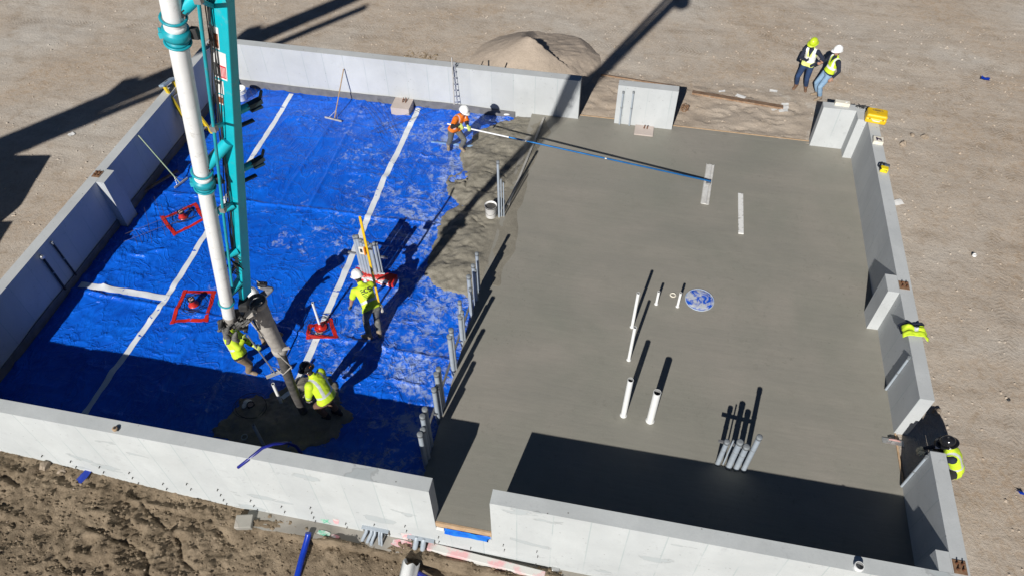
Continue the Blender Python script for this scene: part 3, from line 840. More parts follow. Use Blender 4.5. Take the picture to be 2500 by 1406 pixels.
# white plastic pipes standing out of the slab
stub('drain_pipe', 'white plastic pipe, left of the two thick ones on the slab', 'pipe', (-5.129, 2.566, 0.000, 1.235), 0.055, M['pvc'])
stub('drain_pipe', 'thickest white plastic pipe on the slab, right of its neighbour', 'pipe', (-4.609, 2.546, 0.000, 1.005), 0.072, M['pvc'])
stub('drain_pipe', 'slim tall white pipe, nearer of the slim pair on the slab', 'pipe', (-5.150, 3.906, 0.000, 1.095), 0.034, M['pvc'])
stub('drain_pipe', 'slim tall white pipe, farther of the slim pair on the slab', 'pipe', (-5.161, 4.778, 0.000, 1.120), 0.034, M['pvc'])
stub('drain_pipe', 'short thin white pipe left of the small grey ring', 'pipe', (-4.696, 5.519, 0.000, 0.415), 0.029, M['pvc'])
stub('drain_pipe', 'short thin white pipe between grey ring and blue round cover', 'pipe', (-4.232, 5.537, 0.000, 0.455), 0.029, M['pvc'])
rg = MB().lathe([(0.040, 0.004), (0.048, 0.018), (0.066, 0.018), (0.074, 0.004)], n=18)
tag(rg.build('pipe_ring', M['foamwhite'], origin=(0, 0, 0)), 'small grey ring flush with the slab between two short pipes', 'ring').location = (-4.347, 5.851, 0.000)
# round cover, half hidden by blue film
t = thing('drain_cover', 'round drain cover smeared with blue film on the slab', 'cover', (-3.761, 5.819, 0.000))
m_, nt_, b_ = newmat('film_smeared_cover'); nb_ = NB(nt_)
nb_.link(nb_.mix(nb_.ramp(nb_.noise(4.5, 7, 0.7, src=nb_.obj, dist=1.0), 0.44, 0.54), (0.01, 0.09, 0.55), (0.52, 0.54, 0.57)), b_.inputs['Base Color'])
b_.inputs['Roughness'].default_value = 0.5
M['cover'] = m_
MB().lathe([(0.0, 0.010), (0.20, 0.011), (0.295, 0.010), (0.305, 0.004), (0.305, -0.02)], n=40).build('lid', M['cover'], t)
MB().lathe([(0.300, 0.004), (0.304, 0.014), (0.316, 0.014), (0.322, 0.003)], n=40).build('rim', pm('scuffed_rim', (0.30, 0.42, 0.60), (0.5, 0.52, 0.55), 9, 0.5), t)

# grey conduit cluster at the front of the slab
cl = [((-3.304, 1.865, 0.000, 0.840), 0.044, 'leftmost grey conduit of the five standing in front on the slab'), ((-3.207, 1.867, 0.000, 0.895), 0.015, 'thinnest grey conduit of the five standing in front on the slab'),
      ((-3.102, 1.836, 0.000, 0.950), 0.054, 'thick grey conduit in the middle of the front five'), ((-2.967, 1.829, 0.000, 0.845), 0.052, 'shortest thick grey conduit of the front five'),
      ((-2.834, 1.829, 0.000, 1.225), 0.047, 'tallest grey conduit, rightmost of the front five')]
for P4, r, lb in cl:
    c_ = stub('conduit_stub', lb, 'conduit', P4, r, M['conduit'], 'conduits in front on the slab', cap=M['conduit_cap'] if r > 0.02 else None)
    if r > 0.04: MB().lathe([(r + 0.001, P4[3] * 0.62), (r + 0.005, P4[3] * 0.62 + 0.004), (r + 0.005, P4[3] * 0.62 + 0.014), (r + 0.001, P4[3] * 0.62 + 0.018)], n=16).build('joint_band', M['conduit_cap'], c_)
a_, b2 = Vector(cl[0][0][:3]), Vector(cl[3][0][:3])
dr = (b2 - a_).normalized()
tag(MB().beam(a_ + Vector((0, 0.075, 0.66)) - dr * 0.12, b2 + Vector((0, 0.075, 0.66)) + dr * 0.16, 0.041, 0.041).build('strut_bar', M['strut']), 'short galvanised strut tying the front conduits together', 'strut')

# long row of conduits at the edge of the poured slab
ROW = [((-8.660, 0.842, 1.070), 0.048), ((-8.640, 0.950, 1.050), 0.046), ((-8.660, 1.080, 1.289), 0.048), ((-8.650, 1.213, 1.312), 0.048), ((-8.670, 1.806, 1.042), 0.046), ((-8.640, 1.908, 0.980), 0.040), ((-8.660, 2.012, 1.255), 0.048), ((-8.640, 2.097, 1.299), 0.046), ((-8.660, 2.961, 1.173), 0.048), ((-8.630, 3.010, 1.313), 0.046), ((-8.660, 3.737, 0.829), 0.046), ((-8.680, 3.859, 1.137), 0.038), ((-8.660, 4.559, 1.139), 0.044), ((-8.640, 4.883, 1.136), 0.040), ((-8.630, 5.193, 1.180), 0.036), ((-8.600, 4.873, 0.989), 0.030), ((-8.620, 4.475, 0.840), 0.034), ((-8.620, 3.775, 0.938), 0.034)]
ORD = ['first', 'second', 'third', 'fourth', 'fifth', 'sixth', 'seventh', 'eighth', 'ninth', 'tenth', 'eleventh', 'twelfth', 'thirteenth', 'fourteenth', 'fifteenth', 'sixteenth', 'seventeenth', 'eighteenth']
ROW.sort(key=lambda q: q[0][1])
for k, (P3, r) in enumerate(ROW):
    x, y, ztop = P3
    y = min(y, 5.25)
    c_ = stub('conduit_stub', 'grey conduit, %s from the front wall in the row along the slab edge' % ORD[k], 'conduit', (x, y, -0.16, ztop + 0.16), r, M['conduit'], 'row of conduits along the slab edge', collar=False, cap=M['conduit_cap'])
p0 = Vector((-8.735, 1.006, 0.342)); p1 = Vector((-8.735, 5.286, -0.097))
st = thing('strut_bar', 'long galvanised strut tied along the row of conduits', 'strut', p0)
MB().beam((0, 0, 0), p1 - p0, 0.041, 0.041).build('channel', M['strut'], st)
for k in range(9):
    q = (p1 - p0) * ((k + 0.5) / 9)
    MB().box(q + Vector((0.03, 0, 0)), (0.10, 0.02, 0.035)).build('pipe_clamp', M['strut'], st)

# bundle of conduits on the sheet with red taped base
BUN = [((-11.419, 5.280, -0.100, 1.175), 0.040), ((-11.342, 5.256, -0.100, 1.225), 0.040), ((-11.264, 5.232, -0.100, 1.150), 0.036), ((-11.195, 5.233, -0.100, 1.120), 0.036), ((-11.117, 5.235, -0.100, 1.075), 0.040), ((-11.061, 5.246, -0.100, 1.015), 0.040), ((-10.978, 5.262, -0.100, 1.065), 0.034), ((-10.934, 5.309, -0.100, 1.025), 0.022)]
for k, (P4, r) in enumerate(BUN):
    stub('conduit_stub', 'grey conduit, %s from the left in the upright bundle on the sheet' % ORD[k], 'conduit', P4, r, M['conduit'], 'upright conduit bundle on the sheet', collar=False, cap=M['conduit_cap'])
p0 = Vector((-11.687, 5.335, 0.450)); p1 = Vector((-10.754, 5.295, 0.450))
p1.y = p0.y = (p0.y + p1.y) / 2 + 0.02
tag(MB().beam(p0, p1, 0.041, 0.041).build('strut_bar', M['strut']), 'strut poking out both sides of the upright conduit bundle', 'strut')
c0 = Vector((-11.576, 5.210, -0.170)); c1 = Vector((-10.631, 5.161, -0.170))
t = thing('foam_blockout', 'white foam block with red tape at the foot of the conduit bundle', 'foam block', (c0 + c1) / 2, math.atan2(c1.y - c0.y, c1.x - c0.x))
L = (c1 - c0).length
bo = MB()
for i in range(14):
    xa = -L / 2 + L * i / 14; xb = xa + L / 14; w_ = 0.13 + 0.02 * math.sin(i * 2.1); hh = 0.105 + 0.012 * math.sin(i * 1.3)
    bo.box(((xa + xb) / 2, 0.01 * math.sin(i), hh / 2), (xb - xa + 0.004, 2 * w_, hh), taper=0.93)
bo.build('block', M['paper'], t)
rt = MB()
for i in range(13):
    xa = -L / 2 - 0.02 + (L + 0.04) * i / 13; xb = xa + (L + 0.04) / 13; yo = 0.02 * math.sin(i * 1.9)
    rt.add([(xa, -0.05 + yo, 0.125), (xb, -0.05 + yo, 0.124), (xb, 0.14 + yo, 0.122), (xa, 0.14 + yo, 0.123), (xa, -0.152 + yo * 0.4, 0.04), (xb, -0.152 + yo * 0.4, 0.045)], [(0, 1, 2, 3), (4, 5, 1, 0)])
rt.build('red_tape', M['tape_red'], t)
rt2 = MB().box((L / 2 - 0.02, 0, 0.062), (0.12, 0.29, 0.135)); rt2.build('red_tape', M['tape_red'], t)
MB().tube([(-L / 2 + 0.02, 0.17, 0.14), (-L / 4, 0.10, 0.155), (0, 0.05, 0.150), (L / 4, 0.09, 0.145)], 0.02, 8).build('grey_band', M['conduit'], t)

# yellow grade rod with receiver
P4 = (-10.768, 4.489, -0.170, 2.695)
t = thing('grade_rod', 'yellow grade rod standing beside the conduit bundle', 'measuring rod', P4[:3])
MB().beam((0, 0, 0), (0, 0, P4[3]), 0.050, 0.026, up=(0, 1, 0)).build('rod', M['yellow'], t, bevel=0.003)
MB().box((0, 0, 0.62), (0.062, 0.036, 0.035)).build('joint_clamp', M['rust_plate'], t)
rc = MB().box((-0.10, -0.03, 1.74), (0.13, 0.05, 0.20)).build('receiver', M['foamwhite'], t, bevel=0.01)
MB().box((-0.04, -0.035, 1.74), (0.03, 0.062, 0.21)).build('receiver_frame', pm('orange_plastic', (0.8, 0.25, 0.02)), t, bevel=0.005)
MB().box((-0.11, -0.058, 1.76), (0.05, 0.006, 0.10)).build('display', M['print_dark'], rc)
MB().beam((-0.02, 0.02, 1.76), (0.10, 0.02, 1.76), 0.03, 0.03).build('receiver_clamp', M['steel'], t)

# bucket with three conduits
t = thing('bucket', 'white bucket caked with cement beside three grey conduits', 'bucket', (-8.868, 7.570, -0.000))
MB().lathe([(0.0, 0.0), (0.125, 0.0), (0.130, 0.01), (0.146, 0.335), (0.153, 0.34), (0.153, 0.355), (0.145, 0.355), (0.135, 0.30)], n=28).build('body', M['bucket'], t)
MB().lathe([(0.0, 0.315), (0.06, 0.32), (0.137, 0.305), (0.150, 0.357), (0.156, 0.350), (0.155, 0.325)], n=28).build('mud_fill', M['mud'], t)
MB().tube([(0.15 * math.cos(a), -0.15 + 0.0 * a, 0.30 + 0.02 * math.sin(a)) if False else (0.158 * math.cos(a), -0.158 * math.sin(a), 0.30 - 0.16 * math.sin(a)) for a in np.linspace(0, math.pi, 13)], 0.003, 6).build('handle', M['steel'], t)
stub('conduit_stub', 'tallest grey conduit standing behind the mud-filled bucket', 'conduit', (-8.661, 7.565, 0.000, 1.745), 0.030, M['conduit'], collar=True, cap=M['conduit_cap'])
stub('conduit_stub', 'middle thin conduit of the three beside the bucket', 'conduit', (-8.605, 7.590, 0.000, 1.200), 0.015, M['conduit'])
stub('conduit_stub', 'right thin conduit of the three beside the bucket', 'conduit', (-8.551, 7.601, 0.000, 1.095), 0.015, M['conduit'])
# second bucket, white, behind the boom near the back wall
t = thing('bucket', 'empty white bucket near the back left corner', 'bucket', (-17.115, 11.169, -0.165))
MB().lathe([(0.0, 0.0), (0.135, 0.0), (0.14, 0.01), (0.155, 0.26), (0.17, 0.27), (0.17, 0.33), (0.185, 0.335), (0.185, 0.37), (0.155, 0.37), (0.13, 0.02), (0, 0.02)], n=28).build('body', M['bucket'], t)
for zz in (0.24, 0.28, 0.315): MB().lathe([(0.165, zz), (0.182, zz + 0.004), (0.182, zz + 0.012), (0.165, zz + 0.016)], n=28).build('rib', M['bucket'], t)


# seam tapes on the sheet
def tape(pts, width, mat, name, label, cat, lift=0.005, parent=None, wob=0.012, seed=1, n=None):
    mb = MB(); vs = []; pts = [Vector((p[0], p[1], 0)) for p in pts]
    seg = []
    for a, b_ in zip(pts[:-1], pts[1:]):
        k = max(2, int((b_ - a).length / 0.08))
        seg += [a + (b_ - a) * (i / k) for i in range(k)]
    seg.append(pts[-1])
    for i, p in enumerate(seg):
        d = (seg[min(i + 1, len(seg) - 1)] - seg[max(i - 1, 0)]).normalized(); nn = Vector((-d.y, d.x, 0))
        o_ = wob * float(fbm(i * 0.17, seed, 3, 5)) * 2
        for k in (-1, -0.33, 0.33, 1):
            ww = width / 2 * k + o_ + 0.003 * float(fbm(i * 0.9 + k * 4, seed, 2, 6))
            q = p + nn * ww
            vs.append((q.x, q.y, float(sheet_z(q.x, q.y)) + lift))
    fs = [(i * 4 + k, i * 4 + k + 1, i * 4 + k + 5, i * 4 + k + 4) for i in range(len(seg) - 1) for k in range(3)]
    mb.add(vs, [tuple(reversed(f)) for f in fs], 0, True)
    o = mb.build(name, mat, parent)
    if parent is None: tag(o, label, cat)
    return o


tape([(-15.817, 11.735, -0.170), (-15.734, 8.305, -0.170), (-15.577, 3.755, -0.170), (-15.667, 2.075, -0.170), (-15.691, 0.624, -0.170)], 0.135, M['tape_white'], 'seam_tape', 'long white seam tape running behind the boom', 'tape', seed=1)
tape([(-11.921, 11.733, -0.170), (-11.967, 8.688, -0.170), (-11.896, 6.255, -0.170), (-11.847, 4.800, -0.170), (-11.821, 3.486, -0.170), (-11.785, 2.135, -0.170)], 0.15, M['tape_white'], 'seam_tape', 'long white seam tape passing the bent-over worker', 'tape', seed=2)
tape([(-17.732, 3.740, -0.170), (-16.747, 3.753, -0.170), (-15.544, 3.749, -0.170)], 0.17, M['tape_white'], 'seam_tape', 'short white cross tape reaching the left wall', 'tape', 0.011, seed=3)
tape([(-11.896, 1.697, -0.130), (-11.781, 1.887, -0.130), (-11.561, 2.000, -0.130)], 0.10, M['tape_white'], 'seam_tape', 'short loose tape scrap beside the hose end', 'tape', 0.11, seed=4)


def coil(center, r, loops, seed, parent, z=0.01, name='wire_coil'):
    rnd = random.Random(seed)
    mb = MB()
    for i in range(loops):
        rr = r * (0.72 + 0.36 * rnd.random()); ox, oy = rnd.uniform(-0.05, 0.05), rnd.uniform(-0.05, 0.05); ph = rnd.random() * 6
        sq = 0.8 + 0.3 * rnd.random()
        pts = [(ox + rr * math.cos(a), oy + rr * sq * math.sin(a), z + 0.03 + 0.035 * math.sin(a * 2 + ph) + 0.012 * i) for a in np.linspace(0, 2 * math.pi, 28, endpoint=False)]
        mb.tube(pts, 0.0042, 5, closed=True)
    o = mb.build(name, M['wire'], parent)
    return o


def floor_drain(name, label, corners, top, r=0.072, seed=1, pipe=None):
    cs = [Vector(c) for c in corners]; cen = sum(cs, Vector()) / 4
    t = thing(name, label, 'floor drain', (top[0], top[1], SHEET))
    off = Vector((top[0], top[1], SHEET))
    for i in range(4):
        a = cs[i]; b_ = cs[(i + 1) % 4]; d = (b_ - a).normalized()
        o = tape([a - d * 0.05, b_ + d * 0.05], 0.085, M['tape_red'], 'red_tape', None, None, 0.006 + 0.003 * i, wob=0.02, seed=seed + i)
        o.parent = t; o.location = -off
        for v in o.data.vertices: pass
    mb = MB()
    if pipe is None:
        mb.lathe([(r * 1.6, 0.012), (r * 1.15, 0.05), (r * 1.04, 0.10), (r * 1.02, 0.17)], n=18)
        mb.build('red_wrap', M['tape_red'], t)
        MB().lathe([(r * 1.0, 0.15), (r * 1.10, 0.175), (r * 1.10, 0.205), (r * 0.86, 0.207), (r * 0.84, 0.185)], n=20).build('rim', M['black_gloss'], t)
        MB().lathe([(0, 0.196), (r * 0.5, 0.197), (r * 0.88, 0.195), (r * 0.88, 0.18)], n=20).build('test_plug', pm('pale_plug', (0.62, 0.45, 0.42), (0.5, 0.3, 0.3), 18, 0.6), t)
        MB().tube([(r * 0.3 * math.cos(a) * (0.7 + 0.3 * math.sin(2 * a)), r * 0.4 * math.sin(a), 0.203) for a in np.linspace(0, 5.2, 12)], 0.008, 6).build('plug_handle', M['print_dark'], t)
    else:
        mb.lathe([(r * 5.0, 0.012), (r * 2.6, 0.03), (r * 1.4, 0.07), (r * 1.1, 0.15)], n=18)
        mb.build('red_wrap', M['tape_red'], t)
        MB().pipe((0, 0, 0), (0.0, 0, pipe), r, 0.005, 16, 0, 1).build('riser', [M['pvc'], M['pvc_in']], t)
    co = coil((0, 0, 0), 0.30, 5, seed, t)
    return t


floor_drain('floor_drain', 'drain stub in a slanted red tape square near the left pilaster', [(-16.948, 6.141, -0.170), (-16.404, 6.747, -0.170), (-15.914, 6.324, -0.170), (-16.364, 5.666, -0.170)], (-16.444, 6.238, -0.170), seed=11)
floor_drain('floor_drain', 'drain stub in a red tape square beside the white boom pipe end', [(-15.254, 4.004, -0.170), (-14.595, 4.119, -0.170), (-14.383, 3.325, -0.170), (-15.100, 3.140, -0.170)], (-14.854, 3.675, -0.170), seed=21)
P4 = (-11.817, 3.601, -0.170, 0.860)
floor_drain('floor_drain', 'slim white riser in a small red tape square on the seam tape', [(-12.076, 3.609, -0.170), (-11.699, 3.868, -0.170), (-11.415, 3.428, -0.170), (-11.981, 3.319, -0.170)], P4[:3], r=0.027, seed=31, pipe=P4[3])
# things around the pumped concrete
stub('drain_pipe', 'short white pipe beside the hose end in the dark patch', 'pipe', (-11.879, 1.608, -0.140, 0.715), 0.032, M['pvc'], collar=False)
stub('drain_pipe', 'grey pipe rising from the shadow near the front wall', 'pipe', (-11.855, 0.668, -0.140, 0.750), 0.030, M['conduit'], collar=False)
t = thing('floor_drain', 'drain stub with a white rag in the dark concrete patch', 'floor drain', (-12.445, 1.424, -0.100))
MB().lathe([(0.075, -0.05), (0.075, 0.06), (0.064, 0.06), (0.06, 0.04)], n=18).build('rim', M['black_gloss'], t)
MB().lathe([(0, 0.045), (0.03, 0.047), (0.062, 0.045)], n=18).build('test_plug', pm('plug_brown', (0.30, 0.22, 0.2)), t)
rgm = MB(); rgm.ell((-0.09, 0.05, 0.02), (0.09, 0.07, 0.035), (0.2, 0.1, 0.4)); rgm.ell((-0.13, -0.02, 0.01), (0.05, 0.07, 0.03)); rgm.build('rag', M['paper'], t)
coil((0, 0, 0), 0.34, 3, 77, t, z=-0.01)
tag(MB().lathe([(0.05, 0.0), (0.052, 0.03), (0.062, 0.03), (0.064, 0.0)], n=20).build('pipe_ring', M['conduit']), 'pale pipe ring lying in the shadow by the front wall', 'ring').location = (-12.271, 0.735, -0.100)
tag(MB().lathe([(0.028, 0.0), (0.030, 0.05), (0.044, 0.05), (0.047, 0.0)], n=16).build('pipe_ring', M['paper']), 'small white ring lying on the yard right of the wall', 'ring').location = (2.449, 8.371, 0.000)


# loose reinforcing wires on the sheet
def wires(label, segs, loc):
    t = thing('rebar_mesh', label, 'wire mesh', loc)
    for a, b_ in segs:
        a = Vector(a) - Vector(loc); b_ = Vector(b_) - Vector(loc); mid = (a + b_) / 2 + Vector((0.01, 0.02, 0.03))
        MB().tube([a, mid, b_], 0.0050, 6).build('wire', M['steel'], t)
    return t


wires('loose crossed reinforcing wires in front of the back column pad', [((-13.406, 11.391, -0.100), (-12.468, 10.232, -0.080)), ((-13.442, 11.647, -0.100), (-12.414, 10.348, -0.020)), ((-13.165, 11.771, -0.050), (-12.107, 10.272, -0.100)), ((-12.893, 10.327, -0.100), (-11.640, 11.652, -0.020)), ((-12.713, 10.313, -0.120), (-11.364, 11.562, -0.060)), ((-12.128, 11.562, -0.050), (-11.553, 11.218, -0.120)), ((-12.896, 10.579, -0.120), (-12.534, 10.115, -0.140))], (-12.550, 10.904, -0.170))
wires('cut reinforcing mesh strip lying near the left pilaster', [((-17.457, 5.345, -0.060), (-16.221, 6.405, -0.020)), ((-17.393, 5.129, -0.100), (-16.055, 6.229, -0.050)), ((-17.427, 6.227, -0.000), (-16.711, 5.224, -0.120)), ((-17.392, 6.649, 0.000), (-16.504, 5.511, -0.100)), ((-17.326, 5.405, -0.080), (-17.005, 5.092, -0.100)), ((-17.264, 5.488, -0.080), (-16.927, 5.163, -0.100)), ((-17.195, 5.559, -0.080), (-16.897, 5.323, -0.100)), ((-17.128, 6.479, -0.080), (-16.527, 5.636, -0.100))], (-17.105, 5.683, -0.170))
wires('tangled reinforcing wires beside the white bucket at the back', [((-16.890, 10.699, -0.050), (-16.513, 11.357, 0.080)), ((-16.896, 10.897, -0.020), (-16.255, 11.182, 0.050)), ((-16.750, 11.399, 0.120), (-16.487, 11.009, -0.100)), ((-16.849, 11.264, 0.100), (-16.475, 10.809, -0.100)), ((-16.646, 11.524, 0.050), (-16.450, 11.098, -0.100)), ((-17.026, 10.907, -0.100), (-16.643, 11.102, -0.100))], (-16.872, 11.284, -0.170))


# squeegees and rakes
def rake(label, top, foot, b0, b1, hmat, brace=True, bw=0.05, name='concrete_rake'):
    top = Vector(top); foot = Vector(foot); b0 = Vector(b0); b1 = Vector(b1)
    t = thing(name, label, 'rake', foot)
    MB().cyl(foot * 0, top - foot, 0.016, n=10).build('handle', hmat, t)
    d = (b1 - b0).normalized(); mid = (b0 + b1) / 2
    MB().beam(b0 - foot, b1 - foot, 0.022, bw, up=(0, 0, 1)).build('blade', M['alu_dirty'], t, bevel=0.003)
    if brace:
        up = (top - foot).normalized() * 0.22
        for s in (b0 + (b1 - b0) * 0.22, b0 + (b1 - b0) * 0.78):
            MB().cyl(s - foot, up, 0.006, n=6).build('brace', M['alu'], t)
    return t


rake('wooden handled concrete rake leaning on the back wall', (-14.037, 11.800, 0.817), (-14.114, 10.765, -0.130), (-14.409, 10.762, -0.140), (-13.873, 10.670, -0.140), M['wood'])
rake('rake with a green-tipped handle leaning on the left wall', (-17.830, 7.541, 1.170), (-17.113, 7.377, -0.130), (-17.165, 7.184, -0.140), (-17.015, 7.605, -0.140), pm('grey_green_handle', (0.40, 0.42, 0.30), (0.20, 0.34, 0.18), 2.2, 0.6))
tag(MB().beam((-17.900, 6.786, -0.110), (-17.357, 7.768, -0.080), 0.07, 0.05).build('timber_batten', M['oldwood'], bevel=0.004), 'dark timber batten lying in the shade of the left wall', 'batten')
# slotted aluminium screed leaning on the back wall
p0 = Vector((-10.810, 11.620, 0.168)); p1 = Vector((-10.831, 11.800, 1.552)); p0.z = max(p0.z, -0.16)
t = thing('screed_bar', 'slotted aluminium screed bar leaning upright on the back wall', 'screed', p0)
d = p1 - p0
MB().beam((0, 0, 0), d, 0.030, 0.035, up=(0, 1, 0)).build('front_rail', M['alu_dirty'], t)
off = Vector((0.095, 0.03, 0))
MB().beam(off, d * 0.92 + off * 0.6, 0.012, 0.02, up=(0, 1, 0)).build('rear_rail', M['alu'], t)
for k in range(7):
    a = d * (0.05 + 0.13 * k)
    MB().beam(a + Vector((0.01, 0, 0)), a + off * 0.95, 0.035, 0.012, up=(0, 1, 0)).build('web', M['alu'], t)
# screed board lying along the pour, float pole, planks
tag(MB().beam((-8.243, 11.652, 0.035), (-8.525, 8.007, 0.030), 0.055, 0.05).build('screed_board', M['alu_dirty'], bevel=0.004), 'long pale screed board lying between rough and smooth concrete', 'screed')
tag(MB().beam((-11.135, 10.253, -0.140), (-9.905, 10.276, -0.130), 0.05, 0.03).build('screed_board', pm('wet_blue_bar', (0.25, 0.40, 0.62), (0.12, 0.24, 0.5), 5, 0.3)), 'thin bluish bar lying at the feet of the orange-shirted worker', 'bar')
wm, wnt, wb = newmat('cement_spotted_board'); wnb = NB(wnt)
wnb.link(wnb.mix(wnb.ramp(wnb.noise(16, 6, 0.75, src=wnb.obj), 0.55, 0.64), (0.72, 0.71, 0.68), (0.24, 0.225, 0.19)), wb.inputs['Base Color']); wb.inputs['Roughness'].default_value = 0.8
tag(MB().beam((-2.866, 9.517, 0.020), (-2.861, 8.068, 0.020), 0.125, 0.035).build('float_board', wm, bevel=0.006), 'white cement-spotted float board lying alone on the slab', 'board')
tag(MB().ell((0, 0, 0), (0.10, 0.04, 0.03), (0, 0, 0.3)).build('litter', M['paper']), 'white scrap on the sheet at the back wall foot', 'litter').location = (-9.328, 11.808, -0.100)

# step ladder leaning on the left wall
t = thing('step_ladder', 'yellow step ladder with grey top leaning on the left wall', 'ladder', (-17.324, 9.266, -0.160))
base = Vector((-17.324, 9.266, -0.160)); topc = Vector((-17.953, 9.456, 1.400))
ax = (topc - base); axn = ax.normalized()
side = axn.cross(Vector((0, 0, 1))).normalized(); fr = side.cross(axn).normalized()
for s in (-1, 1):
    wb0, wt0 = 0.25, 0.15
    MB().beam(side * s * wb0, ax + side * s * wt0, 0.10, 0.055, up=side).build('front_rail', M['yellow_rail'], t, bevel=0.004)
    MB().beam(side * s * wb0 * 0.9 - fr * 0.13 + axn * 0.1, ax * 0.97 + side * s * wt0 * 0.9 - fr * 0.05, 0.05, 0.022, up=side).build('rear_rail', M['yellow_rail'], t)
for k in range(5):
    f = 0.14 + 0.165 * k; w_ = 0.25 + (0.15 - 0.25) * f
    MB().beam(ax * f - side * w_, ax * f + side * w_, 0.075, 0.025, up=axn).build('step', M['alu'], t)
    if k in (0, 2, 4): MB().beam(ax * f - side * w_ * 0.9 - fr * 0.11, ax * f + side * w_ * 0.9 - fr * 0.11, 0.03, 0.02, up=axn).build('rear_bar', M['alu'], t)
R_ = Matrix((side, fr, axn)).transposed()
cp = MB().box(ax + axn * 0.03 - fr * 0.03, (0.42, 0.22, 0.07), rot=R_).build('top_cap', pm('grey_cap', (0.26, 0.33, 0.40), (0.2, 0.26, 0.33), 8, 0.5), t, bevel=0.015)
MB().box(ax + axn * 0.068 - fr * 0.03, (0.10, 0.06, 0.006), rot=R_).build('tool_slot', M['black_gloss'], cp)

# bull float pole and blade
FLT = Vector((-3.633, 9.716, 0.130))
HND = Vector((-10.432, 9.620, 1.025))
t = thing('bull_float', 'bull float with a long white and blue pole', 'bull float', (FLT.x, FLT.y, 0))
o0 = Vector((FLT.x, FLT.y, 0)); a = HND - o0; b_ = FLT - o0; dd = b_ - a
fw = 0.235
MB().cyl(a, a + dd * fw, 0.020, n=10).build('white_pole', M['whitegloss'], t)
bp = MB().cyl(a + dd * fw, b_, 0.023, n=10).build('blue_pole', pm('blue_anodised_pole', (0.02, 0.17, 0.44), (0.015, 0.13, 0.36), 4, 0.28, metal=0.55), t)
MB().cyl(a + dd * 0.288, a + dd * 0.302, 0.027, n=10).build('pole_joint', M['whitegloss'], bp)
MB().cyl(a + dd * 0.60, a + dd * 0.607, 0.027, n=10).build('pole_joint', M['alu'], bp)
fa = Vector((-3.636, 10.509, 0.000)) - o0; fb = Vector((-3.741, 8.957, 0.000)) - o0
fd = (fb - fa).normalized(); fn = Vector((-fd.y, fd.x, 0))
sec = [(-0.105, 0.045), (-0.092, 0.014), (-0.06, 0.008), (0.06, 0.008), (0.092, 0.014), (0.105, 0.045), (0.10, 0.048), (0.09, 0.024), (0.055, 0.02), (0.02, 0.042), (-0.02, 0.042), (-0.055, 0.02), (-0.09, 0.024), (-0.10, 0.048)]
bl = MB(); n_ = len(sec)
vs = [p + fn * y + Vector((0, 0, z)) for p in (fa, fb) for y, z in sec]
bl.add(vs, [(i, (i + 1) % n_, n_ + (i + 1) % n_, n_ + i) for i in range(n_)] + [tuple(range(n_ - 1, -1, -1)), tuple(range(n_, 2 * n_))])
bl.build('float_blade', pm('pale_magnesium', (0.66, 0.65, 0.62), (0.52, 0.50, 0.46), 6, 0.5), t)
MB().box(((fa + fb) / 2 * 0.8 + b_ * 0.2) * 1.0 + Vector((0, 0, 0.045)), (0.14, 0.12, 0.05), rot=(0, 0, math.atan2(fd.y, fd.x))).build('swivel_bracket', M['strut'], t, bevel=0.006)


# ------------------------------------------------------------------ concrete pump boom
Eb = Vector((-10.734, 0.491, 4.72)); Et = Vector((-9.23, 0.021, 9.50)); AXB = (Et - Eb).normalized()
UB = Vector((-0.963, 0.252, 0.093)); UD = Vector((0.248, 0.943, 0.014))
boom = thing('concrete_pump_boom', 'teal concrete pump boom with white delivery pipe reaching down', 'pump boom', (-10.734, 0.491, 0))
BO = Vector(boom.location)


def bp(t): return Eb + (Et - Eb) * t


def bw(t): return max(0.07, 0.085 + 0.145 * t), 0.185 - 0.075 * min(t, 1.0)   # width of the sunlit face, depth of the shaded face


mb = MB(); vs = []
TS = [-0.015, 0.25, 0.5, 0.75, 1.0, 1.35, 1.66]
for t_ in TS:
    P = bp(t_); a, d = bw(t_)
    for q in (P, P + UD * d, P + UD * d + UB * a, P + UB * a): vs.append(q - BO)
fs = []
for i in range(len(TS) - 1):
    for k in range(4):
        l = (k + 1) % 4; fs.append((i * 4 + k, i * 4 + l, i * 4 + 4 + l, i * 4 + 4 + k))
n_ = (len(TS) - 1) * 4
fs += [(3, 2, 1, 0), (n_, n_ + 1, n_ + 2, n_ + 3)]
mb.add(vs, fs)
beam_o = mb.build('box_beam', M['teal'], boom, bevel=0.010)
bm_ = bmesh.new(); bm_.from_mesh(beam_o.data); bmesh.ops.recalc_face_normals(bm_, faces=bm_.faces); bm_.to_mesh(beam_o.data); bm_.free()

Pb = Vector((-10.932, 0.342, 4.608)); Pt = Vector((-9.628, -0.158, 9.555)); PD = (Pt - Pb).normalized()


def pp(t): return Pb + (Pt - Pb) * t - BO


pipe_o = MB().tube([pp(-0.03), pp(0.25), pp(0.532)], 0.086, 24).build('delivery_pipe', M['pipe_paint'], boom)
MB().tube([pp(0.560), pp(0.75), pp(0.925)], 0.086, 24).build('delivery_pipe', M['pipe_paint'], boom)
MB().tube([pp(0.945), pp(1.3), pp(1.72)], 0.086, 24).build('delivery_pipe', M['pipe_paint'], boom)


def ring_at(t, r, tube_r, name, parent=boom, mat=None, squash=1.0):
    c = pp(t); u = PD.orthogonal().normalized(); w = PD.cross(u)
    pts = [c + (u * math.cos(a) + w * math.sin(a)) * r for a in np.linspace(0, 2 * math.pi, 28, endpoint=False)]
    return MB().tube(pts, tube_r, 8, closed=True).build(name, mat or M['teal_dull'], parent)


